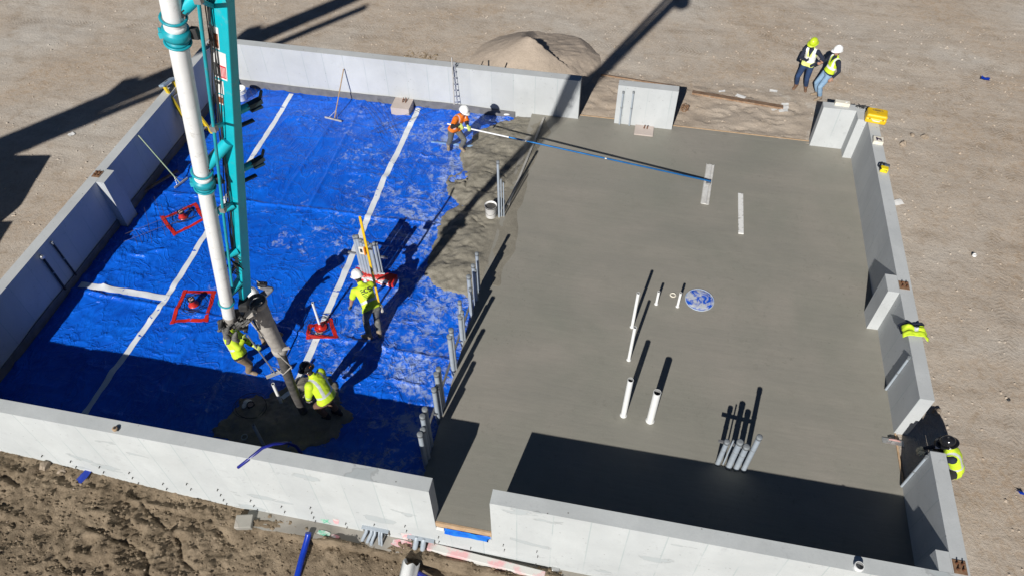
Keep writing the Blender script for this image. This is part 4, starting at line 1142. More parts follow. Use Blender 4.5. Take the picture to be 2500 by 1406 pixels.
for t0 in (0.546, 0.935):
    cpl = MB().lathe([(0.086, -0.10), (0.100, -0.095), (0.100, -0.075), (0.089, -0.07), (0.089, -0.045), (0.116, -0.040), (0.122, -0.012), (0.122, 0.012), (0.116, 0.040), (0.089, 0.045), (0.089, 0.07), (0.086, 0.075)], pp(t0), 24, axis=PD).build('pipe_coupling', M['teal_dull'], boom)
    MB().lathe([(0.091, 0.048), (0.0925, 0.05), (0.0925, 0.085), (0.086, 0.088)], pp(t0), 24, axis=PD).build('white_collar', M['pipe_paint'], cpl)
    ring_at(t0 + 0.030, 0.105, 0.013, 'saddle_clamp'); ring_at(t0 - 0.020, 0.108, 0.012, 'saddle_clamp')
    tow = (bp(t0 + 0.07) - BO - pp(t0)); tow = (tow - PD * tow.dot(PD)).normalized()
    hd = MB().box(pp(t0) + tow * 0.150 + PD * 0.0, (0.07, 0.06, 0.10)); hd.cyl(pp(t0) + tow * 0.12 - PD * 0.03, pp(t0) + tow * 0.21 - PD * 0.05, 0.022, n=8)
    hd.build('coupling_lever', M['dark'], boom, bevel=0.006)
    lk = MB()
    for k in range(3):
        a = 2.2 + 0.5 * k; u = PD.orthogonal().normalized(); w = PD.cross(u)
        q = pp(t0) + (u * math.cos(a) + w * math.sin(a)) * 0.125
        lk.box(q, (0.04, 0.02, 0.05), rot=(0.3, 0.2, a))
    lk.build('coupling_latch', M['teal_dull'], cpl)
ring_at(0.04, 0.100, 0.012, 'saddle_clamp')

# arms that carry the pipe, and short stub arms
def face_pt(t, f=0.5):
    a, d = bw(t); return bp(t) + UB * a * f - BO


for t_, reach, tp in ((0.64, 1.0, 0.575), (1.035, 1.0, 0.965)):
    a = face_pt(t_, 0.45); b_ = pp(tp); d = (b_ - a)
    MB().cyl(a, a + d * 0.78, 0.062, n=18).build('pipe_arm', M['teal'], boom)
    MB().beam(a + d * 0.72, b_ - d.normalized() * 0.07, 0.12, 0.05, up=PD).build('saddle_bracket', M['dark'], boom)
for t_, ln in ((0.425, 0.20), (0.232, 0.16)):
    a = face_pt(t_, 0.45); d = (pp(t_ * 0.93 + 0.03) - a).normalized()
    MB().cyl(a, a + d * ln, 0.050, n=18).build('stub_arm', M['teal'], boom)
a = face_pt(0.09, 0.4); b_ = pp(0.055)
MB().beam(a, b_, 0.12, 0.035, up=PD, w1=0.07).build('tip_bracket', M['teal_dull'], boom)
MB().beam(a + PD * -0.13, b_ + PD * -0.02, 0.05, 0.03, up=PD).build('tip_bracket', M['dark'], boom)

# hydraulic tube with brackets, and slack cables
tub = [Vector(v) - BO for v in ((-9.0, -0.38, 10.5), (-9.269, -0.296, 9.662), (-9.400, -0.249, 9.223), (-9.546, -0.203, 8.706), (-9.676, -0.160, 8.250), (-10.059, -0.031, 6.960), (-10.493, 0.117, 5.457))]
MB().tube(tub, 0.017, 8).build('hydraulic_tube', M['teal_dull'], boom)
for t_, k in ((0.975, 1), (0.69, 4), (0.425, 5)):
    q = tub[k] if k != 5 else tub[5] + (tub[4] - tub[5]) * 0.04; a = face_pt(t_, 0.7)
    MB().beam(a, q, 0.045, 0.030, up=PD).build('tube_bracket', M['teal_dull'], boom)
    MB().box(q, (0.06, 0.05, 0.06)).build('tube_clip', M['strut'], boom)
for s in range(4):
    pts = []
    for k in range(22):
        t_ = 1.05 - (1.05 - 0.2) * k / 21; f = 0.62 + 0.10 * s + 0.06 * math.sin(k * 0.7 + s)
        q = face_pt(t_, f) - UD * (0.016 + 0.028 * abs(math.sin(k * 0.52 + s * 1.3)))
        pts.append(q)
    MB().tube(pts, 0.0065, 6).build('control_cable', M['dark'], boom)
for k in range(6):
    a = face_pt(0.21 - 0.012 * k, 0.3 + 0.1 * k) - UD * 0.03; rnd = random.Random(k)
    pts = [a + Vector((rnd.uniform(-0.07, 0.07), rnd.uniform(-0.10, 0), rnd.uniform(-0.14, 0.12))) for _ in range(5)]
    MB().tube([a] + pts, 0.008, 6).build('control_cable', M['dark'], boom)


# warning decals on the sunlit face
def decal(t0, t1, f0, f1, mat, lift, parent, name='decal'):
    vs = []
    for t_, f in ((t0, f0), (t0, f1), (t1, f1), (t1, f0)): vs.append(face_pt(t_, f) - UD * lift)
    bk = [v + UD * (lift * 0.6) for v in vs]
    return MB().add(vs + bk, [(0, 1, 2, 3), (7, 6, 5, 4), (0, 4, 5, 1), (1, 5, 6, 2), (2, 6, 7, 3), (3, 7, 4, 0)]).build(name, mat, parent)


d1 = decal(0.882, 0.932, 0.50, 1.0, M['paper'], 0.003, boom); decal(0.886, 0.918, 0.54, 0.97, M['print_brown'], 0.005, d1, 'print')
d2 = decal(0.812, 0.878, 0.20, 1.0, M['paper'], 0.004, boom)
decal(0.816, 0.846, 0.24, 0.56, M['print_red'], 0.006, d2, 'print'); decal(0.816, 0.848, 0.60, 0.97, M['print_dark'], 0.006, d2, 'print')
for k in range(4): decal(0.819 + 0.0, 0.843, 0.28 + 0.075 * k, 0.305 + 0.075 * k, M['paper'], 0.0075, d2, 'text_line')
for k in range(4): decal(0.822, 0.845, 0.64 + 0.08 * k, 0.655 + 0.08 * k, M['paper'], 0.0075, d2, 'text_line')
d3 = decal(0.772, 0.806, 0.46, 1.0, M['paper'], 0.003, boom); decal(0.796, 0.803, 0.62, 0.95, M['print_dark'], 0.005, d3, 'print')
d4 = decal(0.742, 0.768, 0.52, 1.0, M['paper'], 0.003, boom); decal(0.746, 0.762, 0.58, 0.92, M['print_brown'], 0.005, d4, 'print')
dp = MB()
u = Vector((0.35, -0.85, 0.0)); u = (u - PD * u.dot(PD)).normalized(); w = PD.cross(u)
for (pp0, pp1) in ((0.46, 0.505),):
    vs = [pp(t_) + (u * math.cos(a) + w * math.sin(a)) * 0.0872 for t_ in (pp0, pp1) for a in (0.9, 1.15, 1.4)]
    dp.add(vs, [(0, 1, 4, 3), (1, 2, 5, 4)])
dp.build('decal', M['strut'], pipe_o)

# hose hooks on the shaded far side
M['hook'] = pm('dark_teal_steel', (0.012, 0.05, 0.065), (0.02, 0.03, 0.04), 12, 0.6)
for t_ in (0.705, 0.522):
    a, d = bw(t_); q = bp(t_) + UD * d + UB * a * 0.4 - BO
    out = Vector((0.60, 0.78, 0.05)).normalized()
    MB().cyl(q - out * 0.03, q + out * 0.14, 0.042, n=14).build('hook_stub', M['teal'], boom)
    hk = MB().beam(q + out * 0.12, q + out * 0.29, 0.08, 0.045, up=(0, 0, 1)); hk.beam(q + out * 0.26 + Vector((0, 0, -0.02)), q + out * 0.31 + Vector((0.01, 0.01, 0.10)), 0.03, 0.02)
    hk.beam(q + out * 0.15 + Vector((0, 0, -0.06)), q + out * 0.28 + Vector((0, 0, -0.07)), 0.06, 0.02)
    hk.build('hose_hook', M['hook'], boom)
    MB().beam(q - AXB * 0.22 - out * 0.02, q - AXB * 0.24 + out * 0.20, 0.05, 0.02).build('hook_arm', M['hook'], boom)

# tip: end casting, elbow, wrapped rags
tip = pp(-0.03)
elb = [tip, tip + Vector((-0.05, 0.02, -0.17)), tip + Vector((-0.04, 0.14, -0.34)), tip + Vector((0.0, 0.34, -0.42)), tip + Vector((0.05, 0.52, -0.40)), tip + Vector((0.05, 0.64, -0.50))]
MB().tube(elb, [0.088, 0.092, 0.096, 0.098, 0.100, 0.100], 18).build('end_elbow', M['hose_grey'], boom)
MB().box(bp(-0.02) - BO + Vector((-0.03, 0.02, -0.08)), (0.13, 0.18, 0.16), rot=(0.1, 0.2, 0.3)).build('tip_casting', M['dark'], boom, bevel=0.02)
rnd = random.Random(5)
for k in range(13):
    a = rnd.uniform(0, 6.28); c = tip + Vector((0.15 * math.cos(a), 0.15 * math.sin(a) - 0.02, rnd.uniform(-0.34, -0.05)))
    rg = MB(); e = 0.07 + 0.07 * rnd.random()
    pts = [c + Vector((rnd.uniform(-0.05, 0.05), rnd.uniform(-0.05, 0.05), e * (1 - 2 * j / 4))) for j in range(5)]
    rg.tube(pts, [0.012, 0.030 + 0.02 * rnd.random(), 0.040, 0.028, 0.008], 7)
    rg.build('wrapped_rag', M['rag'] if k % 3 else M['dark'], boom)
for k in range(9):
    q = tip + Vector((0.05 + 0.055 * k - 0.25, -0.10 + 0.02 * math.sin(k * 2.0), -0.30 + 0.030 * k))
    MB().tube([q + Vector((rnd.uniform(-0.1, 0.1), 0, rnd.uniform(-0.1, 0.1))), q, q + Vector((0.12, 0.05, 0.10))], [0.012, 0.028, 0.016], 7).build('wrapped_rag', M['rag'], boom)
MB().beam(tip + Vector((0.10, 0.02, -0.28)), tip + Vector((0.30, 0.14, -0.08)), 0.08, 0.06).build('end_bracket', M['hose_grey'], boom, bevel=0.012)
MB().beam(tip + Vector((0.12, 0.16, -0.20)), tip + Vector((0.30, 0.22, -0.04)), 0.10, 0.07).build('end_bracket', M['dark'], boom, bevel=0.012)

# end hose hanging to the pour
h0 = elb[-1]
K1 = Vector((-10.859, 0.869, 3.620)) - BO; K2 = Vector((-10.971, 1.068, 2.680)) - BO; K3 = Vector((-11.132, 1.200, 1.620)) - BO; K4 = Vector((-11.262, 1.347, 0.750)) - BO; K5 = Vector((-11.311, 1.436, 0.020)) - BO
h00 = Vector((-10.815, 0.822, 4.220)) - BO
hose = MB().tube([elb[-2], h00, h00 * 0.45 + K1 * 0.55, K1, K1 * 0.4 + K2 * 0.6, K2], [0.100, 0.125, 0.130, 0.128, 0.118, 0.105], 18).build('end_hose', M['hose_grey'], boom)
MB().lathe([(0.128, -0.05), (0.142, -0.03), (0.142, 0.03), (0.128, 0.05)], h00, 20, axis=(h00 - K1)).build('hose_coupling', M['hose_grey'], hose)
MB().lathe([(0.10, -0.10), (0.128, -0.06), (0.128, 0.05), (0.10, 0.09)], K2, 20, axis=(K1 - K2)).build('hose_coupling', M['hose_grey'], hose)
MB().beam(K2 + Vector((0.06, -0.08, 0.10)), K2 + Vector((0.22, -0.02, 0.12)), 0.03, 0.05).build('clamp_handle', M['hose_grey'], hose)
MB().tube([K2 + Vector((-0.02, -0.12, 0.2)), K2 + Vector((0.10, -0.12, -0.1)), K2 + Vector((0.16, -0.08, -0.35)), K3 + Vector((0.02, -0.12, 0.25)), K3 + Vector((-0.10, -0.08, 0.35))], 0.012, 7).build('safety_strap', M['hose_grey'], hose)
MB().tube([h00 + Vector((-0.06, -0.10, -0.1)), h00 * 0.5 + K1 * 0.5 + Vector((-0.16, -0.10, -0.1)), K1 + Vector((-0.06, -0.12, -0.15))], 0.014, 7).build('safety_strap', M['hose_grey'], hose)
MB().tube([K2, K3, K4, K5], [0.086, 0.084, 0.082, 0.080], 18).build('rubber_hose', M['hose_black'], boom)

# upper sections of the boom outside the picture, and the pump truck
EL = bp(1.66)
E2 = Vector((-18.75, -2.1, 13.4)); E3 = Vector((-27.9, -7.9, 7.0))
E1 = Vector((-9.1, -2.4, 15.0))
MB().beam(EL - BO, E1 - BO, 0.34, 0.42).build('upper_section', M['teal'], boom)
MB().beam(E1 - BO, E2 - BO, 0.36, 0.44).build('upper_section', M['teal'], boom)
MB().beam(E2 - BO + Vector((0.1, 0, 0)), E3 - BO, 0.42, 0.40, w1=0.52, h1=0.60).build('middle_section', M['teal'], boom)
MB().cyl(E2 - BO + Vector((0.3, 0.2, -1.25)), E3 - BO + Vector((0.2, 0.2, -0.35)), 0.13, n=12).build('middle_pipe', M['pipe_paint'], boom)
for f_ in (0.30, 0.52, 0.62, 0.80): MB().box(E2 * (1 - f_) + E3 * f_ - BO + Vector((0, 0, 0.38 if f_ < 0.6 else -0.42)), (0.5, 0.5, 0.42), rot=(0, 0, 0.6)).build('shadow_bracket', M['teal_dull'], boom)  # brackets added out of view to give the boom's cast shadow bumps
MB().cyl(EL - BO + Vector((0, -0.3, 0)), EL - BO + Vector((0, 0.4, 0)), 0.26, n=16).build('boom_joint', M['teal_dull'], boom)
MB().cyl(E2 - BO + Vector((0, -0.35, 0)), E2 - BO + Vector((0, 0.35, 0)), 0.32, n=16).build('boom_joint', M['teal_dull'], boom)
MB().beam(E3 - BO, Vector((-22.4, -1.4, 3.2)) - BO, 0.6, 0.6).build('lower_section', M['teal'], boom)
truck = thing('pump_truck', 'white and teal concrete pump truck parked beyond the left wall', 'truck', (-22.1, -0.82, GRADE), math.radians(12))
MB().box((0, 0, 1.05), (2.3, 9.4, 0.35)).build('chassis', M['dark'], truck)
MB().box((0, 2.75, 2.1), (2.45, 2.1, 1.9), taper=0.94).build('cab', M['whitegloss'], truck, bevel=0.08)
MB().box((0, -1.2, 2.1), (2.40, 4.8, 1.85)).build('deck_box', M['teal'], truck, bevel=0.03)
MB().cyl((0, -0.6, 2.2), (0, -0.6, 3.2), 0.45, n=20).build('turret', M['teal_dull'], truck)
for wy in (-3.4, -2.2, 2.6):
    for wx in (-1.0, 1.0):
        w_ = MB().cyl((wx - 0.16, wy, 0.5), (wx + 0.16, wy, 0.5), 0.5, n=24).build('wheel', M['dark'], truck)
        MB().cyl((wx - 0.17, wy, 0.5), (wx + 0.17, wy, 0.5), 0.26, n=18).build('rim', M['alu'], w_)


# ------------------------------------------------------------------ things on and beside the walls
WT = H + 0.001
# yellow instrument case on the back right corner
c = Vector((0.170, 11.523, 1.270))
t = thing('instrument_case', 'yellow plastic instrument case on the back right wall corner', 'case', (c.x, c.y, WT), math.radians(-8))
MB().box((0, 0, 0.075), (0.50, 0.36, 0.15)).build('lower_shell', M['yellow'], t, bevel=0.045, seg=4)
ld = MB().box((0, 0.0, 0.20), (0.50, 0.36, 0.095), taper=0.95).build('lid', M['yellow'], t, bevel=0.045, seg=4)
lg = MB().tube([(0.13 * math.cos(a), 0.05 + 0.035 * math.sin(a), 0.249) for a in np.linspace(0.4, 5.9, 26)], 0.0045, 6); lg.box((-0.01, 0.05, 0.249), (0.13, 0.022, 0.004)); lg.box((0, -0.05, 0.249), (0.07, 0.012, 0.004)); lg.build('lid_mark', M['print_dark'], ld)
for s in (-1, 1): MB().box((s * 0.155, -0.184, 0.145), (0.045, 0.014, 0.05)).build('latch', M['yellow'], t, bevel=0.004); MB().box((s * 0.155, -0.192, 0.148), (0.026, 0.006, 0.03)).build('latch_slot', M['print_dark'], t)
MB().tube([(-0.085, -0.18, 0.12), (-0.075, -0.225, 0.12), (0.075, -0.225, 0.12), (0.085, -0.18, 0.12)], 0.014, 8).build('handle', M['paper'], t)
c = (-0.583, 12.027, 1.260)
t = thing('foam_block', 'long cream foam block on the back right wall stub', 'foam block', (c[0], c[1], WT), math.radians(-4))
MB().box((0, 0, 0.05), (0.36, 0.14, 0.10)).build('block', M['foamwhite'], t, bevel=0.006); MB().cyl((0.09, 0, 0.1), (0.09, 0, 0.112), 0.03, n=14).build('plug', M['paper'], t)
c = (0.131, 10.625, 1.250)
t = thing('foam_block', 'square white block with a dark mark on the right wall', 'foam block', (c[0], c[1], WT), math.radians(-6))
MB().box((0, 0, 0.045), (0.23, 0.22, 0.09)).build('block', M['foamwhite'], t, bevel=0.006)
pr_ = MB(); 
for (x0, y0, x1, y1, w) in ((-0.05, 0.06, -0.03, -0.06, 0.035), (-0.04, 0.03, 0.04, -0.01, 0.04), (0.02, 0.03, 0.06, -0.02, 0.03), (0.055, 0.03, 0.06, -0.06, 0.022)):
    pr_.beam((x0, y0, 0.0915), (x1, y1, 0.0915), w, 0.003)
pr_.build('print', pm('violet_print', (0.06, 0.03, 0.09), (0.03, 0.02, 0.05), 20), t)
c = (-0.090, 11.991, 1.250)
t = thing('tool_pouch', 'black webbed strap heap beside the yellow case', 'straps', (c[0], c[1], WT))
rnd = random.Random(9)
for k in range(12):
    pts = [Vector((rnd.uniform(-0.17, 0.17), rnd.uniform(-0.05, 0.05), 0.012 + 0.075 * rnd.random())) for _ in range(5)]
    MB().tube(pts, 0.011, 6).build('strap', M['dark'] if k % 3 else M['strut'], t)
# yellow laser level
c = Vector((0.125, 9.519, 1.240))
t = thing('laser_level', 'small yellow laser level with black guards on the right wall', 'laser level', (c.x, c.y, WT), math.radians(-10))
MB().box((0.01, 0, 0.06), (0.17, 0.14, 0.12)).build('body', pm('yellow_laser', (0.80, 0.62, 0.01), (0.75, 0.55, 0.01)), t, bevel=0.02, seg=3)
MB().box((0.05, 0.09, 0.11), (0.12, 0.09, 0.06)).build('head', pm('slate_plastic', (0.08, 0.10, 0.13)), t, bevel=0.012)
MB().tube([(-0.06, -0.07, 0.10), (-0.12, 0.0, 0.12), (-0.10, 0.09, 0.13), (-0.02, 0.13, 0.13)], 0.018, 8).build('guard', M['black_gloss'], t)
MB().box((-0.082, 0.0, 0.06), (0.012, 0.06, 0.06)).build('window', M['print_dark'], t)
MB().tube([(0.0, -0.075, 0.09), (0.06, -0.076, 0.095), (0.07, -0.076, 0.06)], 0.006, 6).build('seam', M['print_dark'], t)


# folded high visibility jacket over the right wall
def cloth(name, mat, parent, x0, x1, y0, y1, zf, nx=26, ny=20, thick=0.012):
    X, Y = np.meshgrid(np.linspace(x0, x1, nx), np.linspace(y0, y1, ny))
    X2 = X + 0.02 * fbm(X * 9, Y * 9, 2, 61); Y2 = Y + 0.03 * fbm(X * 8, Y * 8, 2, 63)
    o = grid_mesh(name, X2, Y2, zf(X, Y), mat, parent)
    s = o.modifiers.new('thick', 'SOLIDIFY'); s.thickness = thick; s.offset = 1
    return o


M['lime'] = pm('hi_vis_lime', (0.62, 0.80, 0.035), (0.52, 0.70, 0.025), 7, 0.7, 0.5, 14)
M['reflect'] = pm('reflective_tape', (0.60, 0.61, 0.62), (0.50, 0.51, 0.52), 12, 0.35)
M['navy'] = pm('navy_cloth', (0.016, 0.022, 0.045), (0.010, 0.014, 0.03), 9, 0.9, 0.4, 22)
c = Vector((0.051, 4.727, 1.240))
t = thing('jacket', 'folded lime high visibility jacket draped over the right wall', 'jacket', (T / 2, c.y, WT))


def jz(X, Y):
    ov = (np.abs(X) - 0.14).clip(0, None)
    return 0.055 + 0.05 * fbm(X * 7, Y * 12, 3, 5) + 0.03 * np.sin(Y * 34 + X * 5) * 0.4 - 1.5 * ov * (0.7 + 0.4 * fbm(X * 3, Y * 9, 2, 9))


cloth('lime_shell', M['lime'], t, -0.22, 0.25, -0.17, 0.10, lambda X, Y: jz(X, Y) + 0.022)
cloth('navy_lining', M['navy'], t, -0.24, 0.20, -0.06, 0.19, lambda X, Y: jz(X, Y) - 0.004)
cloth('reflective_band', M['reflect'], t, -0.03, 0.045, -0.06, 0.09, lambda X, Y: jz(X, Y) + 0.037, 6, 14, 0.004)
# measuring tape, coupling and blue tube on the front wall
c = (-13.877, -0.176, 1.230)
t = thing('measuring_tape', 'small round brown tape measure on the front wall top', 'tape measure', (c[0], c[1], WT))
MB().lathe([(0, 0.05), (0.035, 0.05), (0.047, 0.042), (0.047, 0.006), (0.04, 0), (0, 0)], n=18).build('case', M['wood'], t); MB().lathe([(0, 0.053), (0.022, 0.053), (0.024, 0.050)], n=14).build('hub', M['print_dark'], t)
MB().box((0.052, -0.01, 0.02), (0.02, 0.03, 0.03)).build('tab', M['dark'], t)
c = (-1.408, -0.185, 1.230)
t = thing('pipe_coupling', 'white pipe coupling standing on the right end of front wall', 'coupling', (c[0], c[1], WT))
MB().pipe((0, 0, 0), (0, 0, 0.085), 0.068, 0.010, 22, 0, 1).build('sleeve', [M['pvc'], M['pvc_in']], t); MB().lathe([(0.068, 0.03), (0.075, 0.034), (0.075, 0.05), (0.068, 0.054)], n=22).build('bead', M['pvc'], t)
t = thing('water_tube', 'dark blue water tube hanging over the front wall', 'tube', (-11.188, -0.045, 1.250))
o0 = Vector(t.location)
tp = [Vector((-11.554, -0.316, 1.020)), Vector((-11.385, -0.187, 1.180)), Vector((-11.185, -0.043, 1.262)), Vector((-11.030, 0.074, 1.250)), Vector((-10.907, 0.235, 1.050)), Vector((-10.870, 0.361, 0.720)), Vector((-10.900, 0.444, 0.300)), Vector((-10.946, 0.495, -0.050))]
tp[0].y = min(tp[0].y, -T - 0.10); tp[1].y = min(tp[1].y, -T - 0.03)
MB().tube([p - o0 for p in tp], 0.028, 12).build('tube', M['bluetube'], t)
MB().cyl(tp[0] - o0 + (tp[0] - tp[1]) * 0.01, tp[0] - o0 + (tp[0] - tp[1]) * 0.06, 0.020, n=12).build('tube_end', pm('copper_end', (0.30, 0.16, 0.12)), t)
# electric lines clipped to wall faces
def wall_pipe(label, pts, r, mat, clips=True):
    t = thing('wall_conduit', label, 'conduit', pts[0]); o = Vector(pts[0])
    P = [Vector(p) - o for p in pts]
    MB().tube(P, r, 10).build('tube', mat, t)
    MB().cyl(P[-1] - (P[-1] - P[0]).normalized() * 0.05, P[-1] + (P[-1] - P[0]).normalized() * 0.012, r + 0.006, n=10).build('end_cap', M['conduit_cap'], t)
    mid = (P[0] + P[-1]) * 0.52
    MB().cyl(mid - Vector((0, 0, 0.02)), mid + Vector((0, 0, 0.02)), r + 0.005, n=10).build('joint_band', M['conduit_cap'], t)
    return t


wall_pipe('grey conduit on the freestanding pier, left of the two', [(-6.149, 11.800, 0.009), (-6.149, 11.800, 1.061)], 0.022, M['conduit'])
wall_pipe('grey conduit on the freestanding pier, right of the two', [(-5.876, 11.800, 0.006), (-5.881, 11.800, 1.095)], 0.022, M['conduit'])
wall_pipe('grey conduit on the right wall below the folded jacket', [(-0.035, 4.147, 0.026), (-0.035, 4.108, 1.177)], 0.026, M['conduit'])
wall_pipe('grey conduit at the end of the short right wall', [(-0.030, 2.027, 0.037), (-0.030, 2.033, 1.141)], 0.024, M['conduit'])
wall_pipe('thin dark conduit on the left wall, nearer the pilaster', [(-17.825, 3.872, -0.023), (-17.825, 3.832, 1.093)], 0.022, M['dark'])
wall_pipe('dark conduit with shiny end on the left wall', [(-17.820, 3.442, -0.023), (-17.820, 3.431, 1.084)], 0.026, M['dark'])
c = (-17.780, 3.409, 1.076)
tag(MB().ell((0, 0, 0), (0.045, 0.05, 0.07), (0.5, 0.3, 0)).build('foil_cap', M['alu']), 'crumpled foil on top of the dark left wall conduit', 'foil').location = c

# ------------------------------------------------------------------ front of the building
# conduits leaving through pockets at the foot of the front wall
for lab, px, items in (('left', (-9.394, -0.253, -0.800), ((-0.17, 0.034, 0.34, -0.10, 0), (-0.07, 0.034, 0.36, -0.10, 0), (0.00, 0.030, 0.26, -0.06, 0), (0.085, 0.022, 0.52, 0.0, 1), (0.135, 0.022, 0.52, 0.0, 1))), ('right', (-8.518, -0.253, -0.946), ((-0.085, 0.050, 0.46, -0.05, 1), (0.055, 0.050, 0.56, -0.05, 1)))):
    x0, y0, z0 = px
    z0 = max(z0, -0.83)
    pk = thing('conduit_pocket', '%s wall pocket with a lid at the foot of the front wall' % lab, 'pocket', (x0, -T, z0))
    MB().add([(-0.25, -0.004, 0.03), (0.25, -0.004, 0.03), (0.22, -0.004, -0.20), (-0.22, -0.004, -0.20)], [(3, 2, 1, 0)]).build('recess_shade', M['print_dark'], pk)  # flat dark panel on the wall face; the hollow's shade is put into its colour
    MB().box((0, -0.035, 0.035), (0.52, 0.07, 0.018), rot=(0.12, 0, 0)).build('lid', M['conduit'], pk, bevel=0.003)
    for s in (-1, 1): MB().box((s * 0.25, -0.02, -0.06), (0.014, 0.04, 0.19)).build('cheek', M['footing'], pk)
    for k, (dx, r, ln, dd, capd) in enumerate(items):
        c_ = thing('conduit_stub', 'grey conduit leaving the %s front pocket, %s from the left' % (lab, ORD[k]), 'conduit', (x0 + dx, -T - 0.05 - 0.012 * k, z0 + 0.02), 0, 'conduits leaving the front pockets')
        pts = [(0, 0.04, 0.0), (0.01, -0.03, -0.04), (dd * 0.5, -0.09, -ln * 0.55), (dd, -0.13, -ln)]
        MB().tube(pts, r, 12).build('tube', M['conduit'], c_)
        MB().cyl((dd * 0.93, -0.124, -ln * 0.9), (dd * 1.02, -0.133, -ln - 0.02), r + 0.007, n=12).build('end_cap', M['conduit_cap'] if capd else M['conduit'], c_)
# survey paint on the front wall and footing
def paint(name, pts, mat, y=-T - 0.0025):
    c0 = pts[0]
    o = MB().add([(p[0], y, p[2]) for p in pts], [tuple(range(len(pts)))]).build(name, mat, wall_f, origin=wall_f.location)
    o.location = (0, 0, 0)
    bm = bmesh.new(); bm.from_mesh(o.data); bmesh.ops.recalc_face_normals(bm, faces=bm.faces); bm.to_mesh(o.data); bm.free()
    return o


def spray(name, col):
    m, nt, b = newmat(name); nb = NB(nt)
    al = nb.ramp(nb.noise(9, 6, 0.75, src=nb.obj), 0.40, 0.60)
    nb.link(nb.mix(al, (0.62, 0.60, 0.57), col), b.inputs['Base Color']); b.inputs['Roughness'].default_value = 0.7
    return m


M['sp_green'] = spray('green_spray_paint', (0.02, 0.42, 0.24)); M['sp_pink'] = spray('pink_spray_paint', (0.72, 0.30, 0.33))
paint('paint_mark', [(-10.513, -0.255, -0.849), (-10.323, -0.255, -0.803), (-10.371, -0.255, -0.917), (-10.324, -0.255, -1.010), (-10.489, -0.255, -1.008)], M['sp_green'])
paint('paint_mark', [(-10.488, -0.255, -1.046), (-10.456, -0.255, -1.050), (-10.514, -0.255, -1.288), (-10.538, -0.255, -1.280)], M['sp_green'])
paint('paint_mark', [(-10.230, -0.255, -0.706), (-10.104, -0.255, -0.724), (-10.170, -0.255, -0.978), (-10.252, -0.255, -0.940)], M['sp_pink'])
paint('paint_mark', [(-8.912, -0.255, -0.781), (-8.699, -0.255, -0.720), (-8.719, -0.255, -1.037), (-8.899, -0.255, -1.064)], M['sp_pink'])
for nm, a, r in (('sp_green', (-10.415, -0.434, -1.055), 0.09), ('sp_pink', (-10.178, -0.453, -1.055), 0.06), ('sp_pink', (-8.902, -0.347, -1.055), 0.14), ('sp_pink', (-8.693, -0.463, -1.060), 0.12)):
    pts = [(a[0] + r * (1.5 + 0.3 * math.sin(k * 2.3)) * math.cos(k * 0.628), min(-T - 0.02, a[1] + r * 0.55 * math.sin(k * 0.628)), -1.055) for k in range(10)]
    o = MB().add(pts, [tuple(range(10))]).build('paint_mark', M[nm], wall_f, origin=wall_f.location); o.location = (0, 0, 0)
em, ent, eb = newmat('pink_sprayed_concrete'); enb = NB(ent)
enb.link(enb.mix(enb.ramp(enb.noise(2.2, 5, 0.6, src=enb.obj), 0.48, 0.58), (0.60, 0.59, 0.55), (0.70, 0.40, 0.40)), eb.inputs['Base Color']); eb.inputs['Roughness'].default_value = 0.85
fe = MB().beam((-8.389, -0.321, -1.030), (-6.154, -0.439, -1.030), 0.14, 0.16).build('footing_edge', em, wall_f, origin=wall_f.location, bevel=0.012); fe.location = (0, 0, 0)
# blue film below the door board
bf = MB(); n_ = 22
xa, xb = -8.02, g1 - 0.02
for j, (zz, yy) in enumerate(((-0.150, -0.006), (-0.19, -0.03), (-0.235, -0.02), (-0.285, -0.05))):
    for i in range(n_ + 1):
        x = xa + (xb - xa) * i / n_
        bf.v.append((x - (0.04 if j > 1 and i == n_ else 0), -T + yy + 0.014 * float(fbm(x * 6, j * 1.3, 3, 9)), zz + 0.014 * float(fbm(x * 5, j * 2.0, 2, 4))))
for j in range(3):
    for i in range(n_):
        a = j * (n_ + 1) + i; bf.f.append([a, a + n_ + 1, a + n_ + 2, a + 1]); bf.m.append(0); bf.s.append(True)
o = bf.build('plastic_flap', pm('glossy_blue_film', (0.005, 0.09, 0.55), (0.02, 0.20, 0.62), 5, 0.25)); tag(o, 'glossy blue plastic flap below the door opening board', 'plastic flap')
tag(MB().box((-8.10, -T - 0.012, -0.20), (0.14, 0.022, 0.11), rot=(0, 0.1, 0)).build('foam_scrap', M['paper'], bevel=0.004), 'white foam scrap left of the blue plastic flap', 'foam scrap')
# blue and white pipes in the dug strip
p0 = Vector((-10.666, -0.571, -1.020)); p1 = Vector((-10.635, -1.362, -1.200))
tag(MB().tube([p0 + Vector((0, 0.05, 0.05)), p0, (p0 + p1) / 2 + Vector((0.0, 0, 0.02)), p1, p1 + (p1 - p0) * 1.5], 0.058, 14).build('water_pipe', M['blueplastic']), 'blue pipe running out from under the front wall', 'pipe')
c = Vector((-8.600, -0.682, -0.950)); d_ = Vector((-0.03, -0.62, -0.40))
t = thing('drain_pipe', 'broken white drain pipe in the dug soil at the front', 'pipe', c)
vs = []; n_ = 22; fr_ = d_.normalized(); u = fr_.orthogonal().normalized(); w = fr_.cross(u)
pb = MB()
for rr in (0.165, 0.155):
    for end in (0, 1):
        for k in range(n_):
            a = 2 * math.pi * k / n_
            cut = 0.10 * max(0, math.sin(a * 1.0 + 0.6)) ** 2 + 0.03 * math.sin(a * 5) if end == 0 else 0
            pb.v.append(tuple((d_ * 2.2 * end) + fr_ * cut + (u * math.cos(a) + w * math.sin(a)) * rr))
